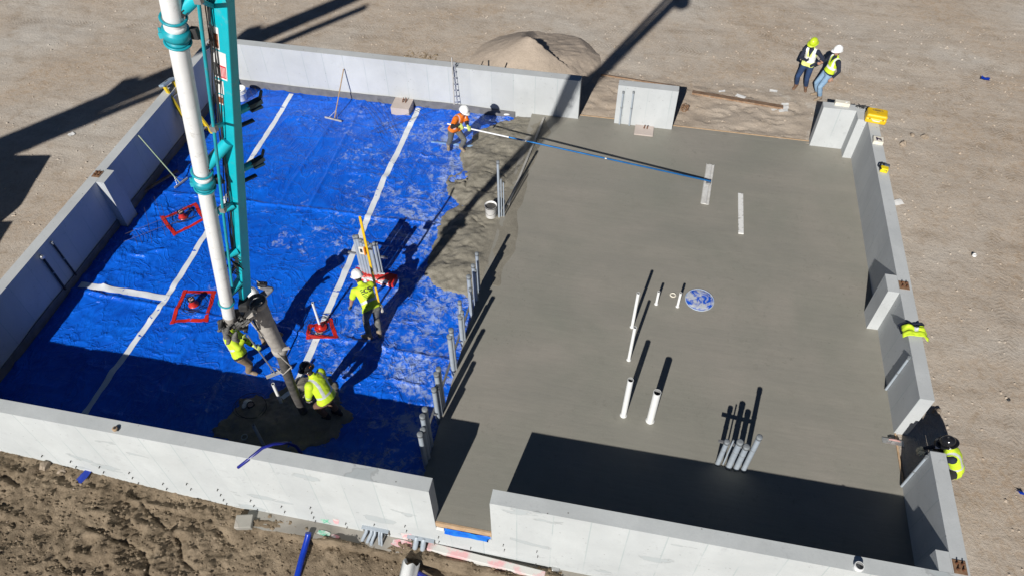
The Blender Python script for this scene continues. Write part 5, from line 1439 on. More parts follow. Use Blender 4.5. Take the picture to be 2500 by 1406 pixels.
for k in range(n_):
    l = (k + 1) % n_
    for q in ((k, l, n_ + l, n_ + k), (2 * n_ + l, 2 * n_ + k, 3 * n_ + k, 3 * n_ + l), (l, k, 2 * n_ + k, 2 * n_ + l)):
        pb.f.append(list(q)); pb.m.append(0); pb.s.append(True)
pb.build('pipe_wall', M['pvc'], t)
MB().ell(fr_ * 0.16, (0.15, 0.15, 0.10), nu=16, nv=8).build('mud_plug', M['soil_front'], t)
p = Vector((-8.438, -0.808, -1.080))
tag(MB().tube([p + Vector((-0.14, 0.03, -0.03)), p, p + Vector((0.25, -0.08, 0.0)), p + Vector((0.7, -0.30, -0.05))], 0.05, 12).build('water_pipe', M['bluetube']), 'short blue pipe beside the broken white drain pipe', 'pipe')
tag(MB().box((0, 0, 0), (0.15, 0.10, 0.075), rot=(0.1, 0.12, 0.2)).build('can', M['alu'], bevel=0.02), 'small silvery can lying at the foot of the front wall', 'can').location = (-5.986, -0.266, -1.020)
# concrete lip of the footing step
lip = MB().box((0, 0, 0), (0.34, 0.26, 0.16), rot=(0.1, -0.08, 0.2)); c_ = lip.build('footing_lump', M['footing'], bevel=0.02); tag(c_, 'spilled concrete lump at the left end of the exposed footing', 'concrete lump'); c_.location = (-11.977, -0.523, -1.060)


# ------------------------------------------------------------------ stones, litter, planks around the site
def rock(loc, s, seed, label=None, mat=None):
    rnd = random.Random(seed); mb = MB(); mb.ell((0, 0, 0), (s, s * rnd.uniform(0.6, 0.9), s * rnd.uniform(0.5, 0.7)), nu=9, nv=6)
    mb.v = [tuple(Vector(v) * (1 + 0.22 * math.sin(v[0] * 37 / (s * 9) + seed) * math.cos(v[1] * 31 / (s * 9) + v[2] * 17 / (s * 9)) + rnd.uniform(-0.08, 0.08))) for v in mb.v]
    mb.s = [False] * len(mb.s)
    o = mb.build('rock', mat or M['rock']); o.location = loc; o.rotation_euler = (rnd.uniform(-0.3, 0.3), rnd.uniform(-0.3, 0.3), rnd.uniform(0, 6))
    if label: tag(o, label, 'rock')
    return o


rock(Vector((-16.134, -0.346, -0.620)), 0.14, 1, 'largest pale rock against the front wall at the left')
rock(Vector((-15.817, -0.360, -0.750)), 0.10, 2, 'second pale rock at the front wall beside the largest one')
rock(Vector((-16.404, -0.714, -0.750)), 0.09, 3, 'squat rock below the pair at the front wall')
rock(Vector((0.877, 3.801, 0.030)), 0.10, 4, 'flat tan rock beside the right wall opening')
rock(Vector((2.048, 12.798, 0.000)), 0.10, 5, 'tan clod just right of the yellow case')
rock(Vector((1.429, 12.375, 0.000)), 0.11, 6, 'tan clod between yellow case and laser level')
rock(Vector((1.735, 12.829, 0.000)), 0.09, 7, 'small clod right of the yellow case corner')
rock(Vector((2.318, 4.367, 0.000)), 0.05, 8, 'dark stone on the yard at the right picture edge', M['dark'])
rock(Vector((-14.752, -1.907, -1.000)), 0.09, 10, 'pale rock near the lower left picture corner')
rock(Vector((-14.427, -1.242, -1.000)), 0.07, 11, 'dark stone in the middle of the dug soil', M['soil_front'])
for k, (p, lab, w_, h_) in enumerate((((-1.911, 14.217, 0.030), 'white paper scrap on the yard left of the two standing men', 0.11, 0.06), ((-1.870, 13.335, 0.030), 'white paper scrap at the right end of the rusty plank', 0.12, 0.09), ((-1.613, 13.582, 0.030), 'upper white card at the end of the rusty plank', 0.10, 0.06), ((-1.630, 13.420, 0.030), 'square white card touching the rusty plank end', 0.10, 0.10), ((-1.683, 13.233, 0.030), 'crumpled white wrapper below the rusty plank end', 0.13, 0.07), ((-2.844, 13.772, 0.030), 'white plastic scrap on the yard above the rusty plank', 0.14, 0.07), ((-3.379, 13.918, 0.030), 'thin white wrapper left of the plastic scrap', 0.10, 0.04), ((-20.893, 8.523, 0.000), 'small white scrap on the yard beside the left wall', 0.07, 0.08), ((0.969, 9.935, 0.000), 'white chip at the outer foot of the right wall', 0.12, 0.09))):
    X, Y = np.meshgrid(np.linspace(-w_, w_, 6), np.linspace(-h_, h_, 5))
    gz = float(ground_z(p[0], p[1])) if p[1] > D + 0.3 or p[0] < -W or p[0] > T else p[2]
    o = grid_mesh('paper_scrap', X + 0.01 * np.sin(Y * 50), Y, 0.012 + 0.02 * fbm(X * 11 + k, Y * 11, 2, k), M['paper']); o.location = (p[0], p[1], gz + 0.012); o.rotation_euler = (0, 0, 0.5 * math.sin(k * 3.3)); tag(o, lab, 'litter')
for k, (p, lab, w_, h_) in enumerate((((4.210, 15.969, 0.000), 'blue plastic scrap on the yard at the upper right', 0.12, 0.08), ((-15.641, -0.857, -0.880), 'crumpled blue plastic scrap lower on the dug soil', 0.11, 0.11), ((-15.315, -0.356, -0.740), 'blue plastic scrap against the foot of the front wall', 0.16, 0.07), ((2.031, 2.302, 0.000), 'tiny blue scrap at the right picture edge', 0.06, 0.04))):
    X, Y = np.meshgrid(np.linspace(-w_, w_, 8), np.linspace(-h_, h_, 7))
    o = grid_mesh('plastic_scrap', X + 0.02 * np.sin(Y * 40), Y, 0.03 + 0.06 * fbm(X * 9 + k, Y * 9, 2, k + 5), M['blueplastic']); o.location = (p[0], p[1], p[2] + 0.012); o.rotation_euler = (0.1, 0.1, 0.7 * k); tag(o, lab, 'plastic scrap')
a = Vector((-4.229, 13.660, 0.040)); b_ = Vector((-1.679, 13.396, 0.040))
tag(MB().beam(a, b_, 0.22, 0.05, up=(0, 0.2, 1)).build('plank', M['oldwood'], bevel=0.004), 'long rusty brown plank along the top of the sand slope', 'plank')
a = Vector((-6.919, 14.063, 0.040)); b_ = Vector((-4.591, 13.862, 0.040))
tag(MB().beam(a, b_, 0.10, 0.035, up=(0, 0.3, 1)).build('plank', M['oldwood'], bevel=0.004), 'dark plank lying behind the freestanding pier', 'plank')
t = thing('wire_bundle', 'tangle of rusty wire at the foot of the pier', 'wire', (-4.414, 12.751, 0.060))
rnd = random.Random(3)
for k in range(9):
    MB().tube([(0.10 * rnd.uniform(0.6, 1.2) * math.cos(a), 0.05 * math.sin(a) + 0.05 * rnd.random(), 0.10 * math.sin(a + k) + 0.05 * rnd.random()) for a in np.linspace(0, 6.2, 12)], 0.006, 5).build('strand', M['rust_plate'], t)

# small stones and clods scattered over the yard and the dug strip
def scatter(name, label, n, rng, zfun, mat, smin, smax, seed, excl=None):
    rnd = random.Random(seed); mb = MB()
    k = 0
    while k < n:
        x, y = rnd.uniform(rng[0], rng[1]), rnd.uniform(rng[2], rng[3])
        if excl and excl(x, y): continue
        k += 1
        s = smin + (smax - smin) * rnd.random() ** 3
        z = zfun(x, y); vs = []
        for (a, b_, c_) in ((0, 0, 1), (1, 0, 0.1), (0.3, 0.95, 0), (-0.8, 0.6, 0.15), (-0.8, -0.6, 0), (0.3, -0.95, 0.1), (0, 0, -0.6)):
            q = rnd.uniform(0.7, 1.25); vs.append((x + a * s * q, y + b_ * s * q, z + c_ * s * q * 0.8))
        mb.add(vs, [(0, 1, 2), (0, 2, 3), (0, 3, 4), (0, 4, 5), (0, 5, 1), (6, 2, 1), (6, 3, 2), (6, 4, 3), (6, 5, 4), (6, 1, 5)])
    o = mb.build(name, mat); tag(o, label, 'stones', kind='stuff')
    return o


inb = lambda x, y: (-W - T - 0.03 < x < T + 0.03 and -3 < y < D + T + 0.03)
gz1 = lambda x, y: float(ground_z(x, y))
scatter('yard_pebbles', 'pale pebbles scattered over the yard', 900, (-25, 6, 0.3, 19), gz1, pm('pebble', (0.46, 0.37, 0.28), (0.36, 0.28, 0.2), 3, 0.9), 0.008, 0.032, 4, inb)
scatter('yard_clods', 'dark soil clods scattered over the yard', 3200, (-25, 6, 0.3, 19), gz1, M['soil'], 0.010, 0.045, 5, inb)
scatter('yard_clods', 'dark clods heaped behind the back wall', 130, (-13.05, -12.0, 13.5, 14.35), gz1, M['soil_front'], 0.02, 0.06, 6)
fzi = lambda x, y: float(fz[min(fz.shape[0] - 1, max(0, int((y + 4.2) / 0.030))), min(fz.shape[1] - 1, max(0, int((x + 18.6) / 0.034)))])
scatter('soil_clods', 'brown clods lying in the dug strip', 9000, (-17.5, -5.5, -3.4, -T - 0.02), fzi, M['soil_front'], 0.008, 0.050, 7)
scatter('soil_pebbles', 'pale pebbles lying in the dug strip', 500, (-17.5, -3.5, -3.4, -T - 0.02), fzi, M['rock'], 0.006, 0.024, 8)

p0 = Vector((-9.939, 12.160, 1.130)); p1 = Vector((-9.898, 12.160, 1.339)); 
tag(MB().cyl((p0.x, p0.y, -0.1), p1, 0.022, n=8).build('steel_stake', M['dark']), 'dark steel stake standing behind the back wall', 'stake')


# ------------------------------------------------------------------ people
M['skin'] = pm('skin', (0.42, 0.23, 0.155), (0.36, 0.19, 0.125), 12, 0.55)
M['hair'] = pm('dark_hair', (0.035, 0.025, 0.018), (0.02, 0.015, 0.012), 30, 0.7)
M['grey_trousers'] = pm('grey_trousers', (0.155, 0.155, 0.145), (0.11, 0.11, 0.10), 8, 0.9, 0.5, 20, dirt=(0.27, 0.25, 0.21), dirt_amt=0.36)
M['tan_trousers'] = pm('tan_trousers', (0.28, 0.20, 0.125), (0.22, 0.155, 0.095), 8, 0.9, 0.5, 20, dirt=(0.33, 0.29, 0.23), dirt_amt=0.36)
M['brown_trousers'] = pm('brown_trousers', (0.20, 0.115, 0.075), (0.14, 0.08, 0.05), 8, 0.9, 0.5, 20)
M['jeans'] = pm('dark_jeans', (0.020, 0.050, 0.130), (0.014, 0.034, 0.09), 9, 0.9, 0.4, 20)
M['light_jeans'] = pm('light_jeans', (0.24, 0.37, 0.50), (0.17, 0.28, 0.42), 9, 0.9, 0.4, 20)
M['boots'] = pm('tan_boots', (0.30, 0.225, 0.15), (0.22, 0.16, 0.105), 12, 0.8, 0.3, 30, dirt=(0.33, 0.29, 0.24), dirt_amt=0.42)
M['brown_boots'] = pm('brown_boots', (0.20, 0.115, 0.07), (0.13, 0.07, 0.04), 12, 0.8)
M['orange'] = pm('hi_vis_orange', (0.85, 0.20, 0.010), (0.74, 0.16, 0.008), 7, 0.75, 0.5, 16)
M['glove_lime'] = pm('lime_gloves', (0.58, 0.66, 0.16), (0.48, 0.54, 0.14), 12, 0.8)
M['glove_grey'] = pm('grey_gloves', (0.22, 0.22, 0.20), (0.15, 0.15, 0.14), 12, 0.8)
M['glove_cream'] = pm('cream_gloves', (0.55, 0.52, 0.38), (0.46, 0.42, 0.30), 12, 0.8)
M['black_cloth'] = pm('black_cloth', (0.014, 0.014, 0.016), (0.022, 0.022, 0.024), 9, 0.9, 0.4, 22)
M['vest_pale'] = pm('pale_lime_vest', (0.80, 0.88, 0.30), (0.76, 0.84, 0.22), 6, 0.65, 0.4, 14)
M['white_cloth'] = pm('bright_white_tape', (0.85, 0.85, 0.83), (0.80, 0.80, 0.78), 6, 0.5)
M['pink_tape'] = pm('pinkish_reflective_tape', (0.78, 0.52, 0.48), (0.72, 0.46, 0.42), 9, 0.4)
M['grey_hoodie'] = pm('grey_hoodie', (0.24, 0.24, 0.25), (0.17, 0.17, 0.18), 8, 0.9, 0.5, 18)
M['hat_white'] = pm('white_hard_hat', (0.82, 0.82, 0.80), (0.78, 0.78, 0.76), 4, 0.28)
M['hat_lime'] = pm('lime_hard_hat', (0.55, 0.68, 0.03), (0.50, 0.62, 0.03), 4, 0.3)
M['hat_black'] = pm('black_hard_hat', (0.010, 0.010, 0.012), (0.014, 0.014, 0.016), 4, 0.16)


def ik(a, b, l1, l2, pole):
    d = b - a; L = d.length
    if L > (l1 + l2) * 0.995: b = a + d * ((l1 + l2) * 0.995 / L); d = b - a; L = d.length
    n = d / L; x = (l1 * l1 - l2 * l2 + L * L) / (2 * L); h = math.sqrt(max(0.0, l1 * l1 - x * x))
    p = Vector(pole); p = p - n * p.dot(n)
    if p.length < 1e-5: p = n.orthogonal()
    return a + n * x + p.normalized() * h, b


def etube(mb, pts, rx, ry, R, n=16):
    """closed tube with elliptical sections; R is the direction of the rx axis"""
    vs = []; N = len(pts)
    for i, p in enumerate(pts):
        t = (pts[min(i + 1, N - 1)] - pts[max(i - 1, 0)]).normalized()
        u = (R - t * R.dot(t)).normalized(); w = t.cross(u)
        for k in range(n):
            a = 2 * math.pi * k / n
            vs.append(p + u * (math.cos(a) * rx[i]) + w * (math.sin(a) * ry[i]))
    fs = [(i * n + k, i * n + (k + 1) % n, (i + 1) * n + (k + 1) % n, (i + 1) * n + k) for i in range(N - 1) for k in range(n)]
    fs += [tuple(reversed(range(n))), tuple(range((N - 1) * n, N * n))]
    mb.add(vs, fs)


def capsule(mb, a, b, ra, rb):
    n = 5
    d = (b - a); L = d.length; d = d / max(L, 1e-6)
    pts = []; rs = []
    for k in range(4):
        an = math.pi / 2 * (1 - k / 3.0); pts.append(a - d * ra * math.sin(an) * 0.96); rs.append(max(0.002, ra * math.cos(an)))
    for k in range(4):
        an = math.pi / 2 * (k / 3.0); pts.append(b + d * rb * math.sin(an) * 0.96); rs.append(max(0.002, rb * math.cos(an)))
    mb.tube(pts, rs, 12)


def remesh(mb, voxel, smooth_it=2):
    me = bpy.data.meshes.new('tmp'); me.from_pydata(mb.v, [], mb.f); me.update()
    ob = bpy.data.objects.new('tmp', me); COL.objects.link(ob)
    r = ob.modifiers.new('r', 'REMESH'); r.mode = 'VOXEL'; r.voxel_size = voxel; r.use_smooth_shade = True
    if smooth_it:
        s = ob.modifiers.new('s', 'SMOOTH'); s.iterations = smooth_it; s.factor = 0.5
    dg = bpy.context.evaluated_depsgraph_get(); dg.update()
    ev = ob.evaluated_get(dg); out = bpy.data.meshes.new_from_object(ev)
    n = len(out.vertices); co = np.empty(n * 3); out.vertices.foreach_get('co', co)
    fs = [tuple(p.vertices) for p in out.polygons]
    bpy.data.objects.remove(ob); bpy.data.meshes.remove(me); bpy.data.meshes.remove(out)
    return co.reshape(-1, 3), fs


def hand_mesh(wrist, fdir, pnorm, s, curl, thumb_side):
    """palm with four fingers of unequal length and a thumb; pnorm points out of the palm"""
    f = fdir.normalized(); pn = (pnorm - f * pnorm.dot(f)).normalized(); sd = f.cross(pn) * thumb_side
    mb = MB(); c = wrist + f * 0.045 * s
    etube(mb, [wrist - f * 0.03 * s, wrist, wrist + f * 0.03 * s, wrist + f * 0.075 * s, wrist + f * 0.095 * s], [0.026 * s, 0.028 * s, 0.040 * s, 0.043 * s, 0.034 * s], [0.022 * s, 0.020 * s, 0.018 * s, 0.016 * s, 0.012 * s], sd, 12)
    for k, (o, ln) in enumerate(((0.033, 0.072), (0.011, 0.082), (-0.011, 0.076), (-0.032, 0.060))):
        b0 = wrist + f * 0.082 * s + sd * o * s; d = f; p = b0; r = 0.0105 * s
        pts = [p]; rs = [r]
        for j, seg in enumerate((0.45, 0.32, 0.23)):
            ang = curl * (0.55 + 0.3 * j)
            d = (d * math.cos(ang) + pn * math.sin(ang)).normalized() if True else d
            p = p + d * ln * seg * s; pts.append(p); rs.append(r * (0.95 - 0.1 * j))
        for a, b_, ra, rb in zip(pts[:-1], pts[1:], rs[:-1], rs[1:]): capsule(mb, a, b_, ra, rb)
    t0 = wrist + f * 0.020 * s + sd * 0.030 * s; t1 = t0 + (f * 0.5 + sd * 0.75 + pn * 0.35).normalized() * 0.042 * s; t2 = t1 + (f * 0.8 + pn * (0.3 + curl * 0.6) + sd * 0.1).normalized() * 0.036 * s
    capsule(mb, t0, t1, 0.014 * s, 0.012 * s); capsule(mb, t1, t2, 0.012 * s, 0.0095 * s)
    return remesh(mb, 0.0062, 1)


def seg_dist(P, a, b):
    a = np.array(a); b = np.array(b); ab = b - a
    t = ((P - a) @ ab / max(ab @ ab, 1e-9)).clip(0, 1)
    return np.linalg.norm(P - a - t[:, None] * ab, axis=1), t


def person(label, origin, s, pelvis, neck, fwd, feet, hands, look, head_fwd, wear, elbow=((-0.6, -0.6, -0.4), (0.6, -0.6, -0.4)), knee=None, palms=None, hand_dirs=None, curls=(0.5, 0.5), pitch=0.0):
    O = Vector(origin); V = lambda p: Vector(tuple(p)[:3]) - O
    root = thing('person', label, 'person', origin)
    pel = V(pelvis); nk = V(neck); U = (nk - pel).normalized()
    F = Vector(fwd); F = (F - U * F.dot(U)).normalized(); Rr = F.cross(U).normalized()
    Fh = Vector((fwd[0], fwd[1], 0)).normalized(); Rh = Fh.cross(Vector((0, 0, 1)))
    tl = 0.53 * s; nk = pel + U * tl
    bulk = wear.get('bulk', 0.0)
    mb = MB(); bones = []      # (name, a, b, radius)
    # trunk
    zs = [-0.10, -0.04, 0.03, 0.13, 0.24, 0.36, 0.46, 0.515, 0.55]
    rx = [0.10, 0.155, 0.168, 0.158, 0.160, 0.178, 0.182, 0.125, 0.060]; ry = [0.08, 0.115, 0.122, 0.112, 0.116, 0.124, 0.108, 0.078, 0.055]
    bend = lambda z: F * (-0.012 * s * math.sin(max(0, z) / 0.53 * math.pi))
    etube(mb, [pel + U * z * s + bend(z) for z in zs], [(a + bulk) * s for a in rx], [(a + bulk) * s for a in ry], Rr, 18)
    bones.append(('hips', pel - U * 0.08 * s, pel + U * 0.05 * s, 0.14 * s)); bones.append(('torso', pel + U * 0.06 * s, pel + U * 0.49 * s, 0.14 * s))
    # head and neck
    HF = Vector(head_fwd).normalized(); HU = (U * 0.5 + Vector((0, 0, 1)) * 0.6); HU = (HU - HF * HU.dot(HF)).normalized(); HR = HF.cross(HU)
    hc = nk + U * 0.065 * s + HU * 0.115 * s + HF * 0.025 * s
    capsule(mb, nk - U * 0.03 * s, hc - HU * 0.05 * s, 0.058 * s, 0.055 * s)
    RM = Matrix((HR, HF, HU)).transposed()
    mb.ell(hc + HU * 0.02 * s, (0.076 * s, 0.096 * s, 0.100 * s), RM, 16, 12)
    mb.ell(hc + HF * 0.025 * s - HU * 0.055 * s, (0.055 * s, 0.062 * s, 0.062 * s), RM, 14, 10)
    mb.ell(hc + HF * 0.098 * s - HU * 0.012 * s, (0.015 * s, 0.020 * s, 0.026 * s), RM, 8, 7)
    for q in (-1, 1): mb.ell(hc + HR * 0.078 * s * q - HU * 0.005 * s, (0.012 * s, 0.022 * s, 0.032 * s), RM, 8, 7)
    bones.append(('neck', nk, hc - HU * 0.09 * s, 0.055 * s)); bones.append(('head', hc - HU * 0.04 * s, hc + HU * 0.03 * s, 0.085 * s))
    # legs
    for i, q in enumerate((-1, 1)):
        hip = pel + Rr * 0.092 * s * q - U * 0.02 * s
        ft = V(feet[i]); fd = Vector((feet[i][3], feet[i][4], 0)).normalized() if len(feet[i]) > 3 else Fh
        ft = Vector((ft.x, ft.y, ft.z)); ank = ft + Vector((0, 0, 0.095 * s)) - fd * 0.03 * s
        kp = (Fh * 1.0 + Rh * 0.12 * q) if knee is None else Vector(knee[i])
        kn, ank = ik(hip, ank, 0.43 * s, 0.41 * s, kp)
        lb = wear.get('leg_bulk', 0.008)
        etube(mb, [hip + U * 0.06 * s, hip, hip * 0.55 + kn * 0.45, kn], [(0.10 + lb) * s, (0.100 + lb) * s, (0.083 + lb) * s, (0.066 + lb) * s], [(0.10 + lb) * s, (0.105 + lb) * s, (0.086 + lb) * s, (0.066 + lb) * s], Rr, 14)
        capsule(mb, kn, kn * 0.999 + ank * 0.001, (0.066 + lb) * s, (0.066 + lb) * s)
        etube(mb, [kn, kn * 0.65 + ank * 0.35, kn * 0.2 + ank * 0.8, ank], [(0.064 + lb) * s, (0.066 + lb) * s, (0.056 + lb) * s, (0.058 + lb) * s], [(0.064 + lb) * s, (0.070 + lb) * s, (0.056 + lb) * s, (0.060 + lb) * s], Rr, 14)
        sr = fd.cross(Vector((0, 0, 1)))
        base = Vector((ank.x, ank.y, ank.z - 0.095 * s))
        etube(mb, [base - fd * 0.075 * s + Vector((0, 0, 0.055 * s)), base - fd * 0.05 * s + Vector((0, 0, 0.052 * s)), base + fd * 0.05 * s + Vector((0, 0, 0.050 * s)), base + fd * 0.15 * s + Vector((0, 0, 0.038 * s)), base + fd * 0.205 * s + Vector((0, 0, 0.032 * s))], [0.030 * s, 0.044 * s, 0.046 * s, 0.052 * s, 0.030 * s], [0.045 * s, 0.055 * s, 0.050 * s, 0.036 * s, 0.022 * s], sr, 12)
        capsule(mb, ank + Vector((0, 0, 0.05 * s)), base + Vector((0, 0, 0.05 * s)), 0.058 * s, 0.052 * s)
        bones.append(('thigh', hip, kn, 0.09 * s)); bones.append(('shin', kn, ank + (kn - ank) * 0.30, 0.068 * s)); bones.append(('boot', ank + (kn - ank) * 0.22, base + Vector((0, 0, 0.03 * s)), 0.058 * s)); bones.append(('boot', base + Vector((0, 0, 0.04 * s)), base + fd * 0.2 * s + Vector((0, 0, 0.03 * s)), 0.045 * s))
    # arms
    hm = []
    for i, q in enumerate((-1, 1)):
        sh = pel + U * 0.475 * s + Rr * 0.185 * s * q
        e = elbow[i]; pole = Rr * e[0] + F * e[1] + U * e[2]
        tgt = V(hands[i])
        el, wr = ik(sh, tgt, 0.285 * s, 0.255 * s, pole)
        sb = wear.get('sleeve_bulk', 0.008); fb = wear.get('fore_bulk', 0.004)
        capsule(mb, sh, el, (0.062 + sb) * s, (0.046 + sb) * s)
        capsule(mb, el, wr, (0.045 + fb) * s, (0.031 + fb) * s)
        capsule(mb, pel + U * 0.45 * s + Rr * 0.12 * s * q, sh, 0.085 * s, (0.066 + sb * 0.5) * s)
        bones.append(('upper_arm', sh, el, 0.055 * s)); bones.append(('forearm', el, wr, 0.042 * s))
        fd = (wr - el).normalized() if not hand_dirs or hand_dirs[i] is None else Vector(hand_dirs[i]).normalized()
        pn = Vector(palms[i]) if palms else (-U)
        hm.append(hand_mesh(wr + fd * 0.005, fd, pn, s * wear.get('hand', 1.05), curls[i], -q if True else q))
    co, fs = remesh(mb, 0.0135 * s, 2)
    # zones
    cen = np.array([co[list(f)].mean(0) for f in fs])
    D_ = []; T_ = []
    for nme, a, b_, r in bones:
        d, t_ = seg_dist(cen, a, b_); D_.append(d - r); T_.append(t_)
    D_ = np.array(D_); T_ = np.array(T_); best = D_.argmin(0); names = [b_[0] for b_ in bones]
    mats = [wear['top'], wear['legs'], wear['boots'], M['skin'], M['hair'], wear.get('fore', wear['top']), wear['gloves'], wear.get('under', wear['top'])]
    mi = np.zeros(len(fs), int)
    rel = cen - np.array(pel); lu = rel @ np.array(U) / s; lr = rel @ np.array(Rr) / s; lf = rel @ np.array(F) / s
    relh = cen - np.array(hc); hu = relh @ np.array(HU) / s; hf = relh @ np.array(HF) / s
    for j in range(len(fs)):
        nme = names[best[j]]; t_ = T_[best[j], j]
        if nme == 'torso': mi[j] = 0
        elif nme == 'hips': mi[j] = 0 if lu[j] > wear.get('hem', 0.0) else 1
        elif nme in ('thigh', 'shin'): mi[j] = 0 if (lu[j] > wear.get('hem', 0.0) and nme == 'thigh' and t_ < 0.2) else 1
        elif nme == 'boot': mi[j] = 2
        elif nme == 'neck': mi[j] = 7 if wear.get('collar') and t_ < 0.4 else 3
        elif nme == 'head': mi[j] = 4 if (hf[j] < -0.015 or hu[j] > 0.085) else 3
        elif nme == 'upper_arm': mi[j] = 0 if t_ < wear.get('short', 2.0) else 5
        elif nme == 'forearm': mi[j] = 5 if t_ < 0.93 else 6
    allco = [co]; allf = [f for f in fs]; allm = list(mi); off = len(co)
    for c2, f2 in hm:
        allco.append(c2); allf += [tuple(k + off for k in f) for f in f2]; allm += [6] * len(f2); off += len(c2)
    me = bpy.data.meshes.new('body'); me.from_pydata(np.concatenate(allco).tolist(), [], allf)
    for m in mats: me.materials.append(m)
    me.polygons.foreach_set('material_index', allm); me.polygons.foreach_set('use_smooth', [True] * len(allf)); me.update()
    body = bpy.data.objects.new('body', me); COL.objects.link(body); body.parent = root
    # outer garment: a shell that stands off the body and ends in real hems
    if wear.get('shell'):
        sh_ = wear['shell']; keep = []; km = []
        nz = ['torso', 'hips'] + (['upper_arm'] if sh_.get('sleeves') else []) + (['forearm'] if sh_.get('long') else [])
        for j in range(len(fs)):
            nme = names[best[j]]; t_ = T_[best[j], j]
            if nme == 'thigh' and t_ < 0.25 and lu[j] > sh_['hem']: nme = 'hips'
            if nme not in nz or lu[j] < sh_['hem'] and nme in ('torso', 'hips'): continue
            if nme == 'torso' and sh_.get('vneck') and lf[j] > 0.03 and lu[j] > 0.30 and abs(lr[j]) < (lu[j] - 0.30) * 0.30: continue
            if nme == 'torso' and not sh_.get('sleeves') and abs(lr[j]) > 0.195: continue
            if nme == 'upper_arm' and t_ > sh_.get('sl_end', 2): continue
            if nme == 'forearm' and t_ > 0.88: continue
            st = 0
            if nme in ('torso', 'hips'):
                for (b0, b1) in sh_.get('bands', ()):
                    if b0 < lu[j] < b1: st = 1
                v0, v1 = sh_.get('vert', (9, 9))
                if v0 < abs(lr[j]) < v1 and lu[j] > sh_.get('vert_from', 0.12): st = 1
            if nme == 'upper_arm' and sh_.get('arm_band') and sh_['arm_band'][0] < t_ < sh_['arm_band'][1]: st = 1
            if nme == 'forearm' and sh_.get('fore_band') and sh_['fore_band'][0] < t_ < sh_['fore_band'][1]: st = 1
            if nme in ('torso', 'hips') and sh_.get('dark_hem') is not None and lu[j] < sh_['dark_hem']: st = 2
            if nme == 'forearm' and sh_.get('dark_cuff') and t_ > sh_['dark_cuff']: st = 2
            keep.append(fs[j]); km.append(st)
        used = sorted(set(k for f in keep for k in f)); mp = {k: i for i, k in enumerate(used)}
        c3 = co[used]
        m3 = bpy.data.meshes.new('garment'); m3.from_pydata(c3.tolist(), [], [tuple(mp[k] for k in f) for f in keep]); m3.update()
        nv = len(m3.vertices); no = np.empty(nv * 3); m3.vertices.foreach_get('normal', no); no = no.reshape(-1, 3)
        rip = 0.010 * fbm(c3[:, 0] * 14 + c3[:, 2] * 6, c3[:, 1] * 14 + c3[:, 2] * 9, 3, 3)[:, None]
        nc = c3 + no * (0.013 * s + rip)
        m3.vertices.foreach_set('co', nc.ravel())
        for m in sh_['mats']: m3.materials.append(m)
        m3.polygons.foreach_set('material_index', km); m3.polygons.foreach_set('use_smooth', [True] * len(km)); m3.update()
        g = bpy.data.objects.new(sh_.get('name', 'vest'), m3); COL.objects.link(g); g.parent = root
        so = g.modifiers.new('thick', 'SOLIDIFY'); so.thickness = 0.008; so.offset = -1
    # hard hat
    if wear.get('hat'):
        prof = [(0.112, 0.0), (0.122, 0.002), (0.124, 0.02), (0.120, 0.06), (0.105, 0.10), (0.078, 0.13), (0.04, 0.148), (0.0, 0.153)]
        hb = MB(); n_ = 28; vs = []
        for r, z in prof:
            for k in range(n_):
                a = 2 * math.pi * k / n_; rr = r * s
                vs.append(Vector((rr * math.cos(a) * 0.93, rr * math.sin(a) * 1.12, z * s)))
        fs_ = [(i * n_ + k, i * n_ + (k + 1) % n_, (i + 1) * n_ + (k + 1) % n_, (i + 1) * n_ + k) for i in range(len(prof) - 1) for k in range(n_)]
        hb.add(vs, fs_, 0, True)
        bv = []
        for ring in range(2):
            for k in range(n_):
                a = 2 * math.pi * k / n_; ext = (0.012 + wear.get('brim', 0.05) * max(0, math.sin(a)) ** 2 + wear.get('brim_all', 0.0)) * s if ring else -0.004 * s
                bv.append(Vector(((0.120 * s + ext) * math.cos(a) * 0.93, (0.120 * s + ext) * math.sin(a) * 1.12, (0.004 if ring == 0 else -0.012) * s)))
        Th = Matrix.Translation(hc + HU * 0.048 * s - HF * 0.005 * s) @ RM.to_4x4()
        hb.v = [tuple(Th @ Vector(v)) for v in hb.v]
        hat = hb.build('hard_hat', wear['hat'], root)
        br = MB().add([Th @ v for v in bv], [(k, (k + 1) % n_, n_ + (k + 1) % n_, n_ + k) for k in range(n_)], 0, True).build('brim', wear['hat'], hat)
        so = br.modifiers.new('thick', 'SOLIDIFY'); so.thickness = 0.006
        rd = MB()
        for o_ in (-0.022, 0.0, 0.022):
            rd.tube([Th @ Vector((o_ * s, 0.112 * s * math.cos(a) * 1.1, (0.004 + 0.151 * math.sin(a)) * s)) for a in np.linspace(0.35, math.pi - 0.35, 11)], 0.006 * s, 6)
        rd.build('ridge', wear['hat'], hat)
        if wear.get('sticker'):
            MB().box(Th @ Vector((0.0, -0.128 * s, 0.045 * s)), (0.05 * s, 0.012, 0.03 * s), rot=RM).build('sticker', wear['sticker'], hat)
    # eyes
    ey = MB()
    for q in (-1, 1): ey.ell(hc + HR * 0.032 * s * q + HF * 0.086 * s + HU * 0.016 * s, (0.012 * s, 0.008 * s, 0.008 * s), RM, 8, 6)
    ey.build('eyes', M['print_dark'], root)
    if wear.get('glasses'):
        gl = MB()
        for q in (-1, 1): gl.ell(hc + HR * 0.034 * s * q + HF * 0.094 * s + HU * 0.016 * s, (0.030 * s, 0.010 * s, 0.019 * s), RM, 12, 8)
        gl.build('sunglasses', M['black_gloss'], root)
    root['_'] = 0
    del root['_']
    info = {'root': root, 'pel': pel, 'U': U, 'F': F, 'R': Rr, 's': s, 'hc': hc, 'O': O}
    return info


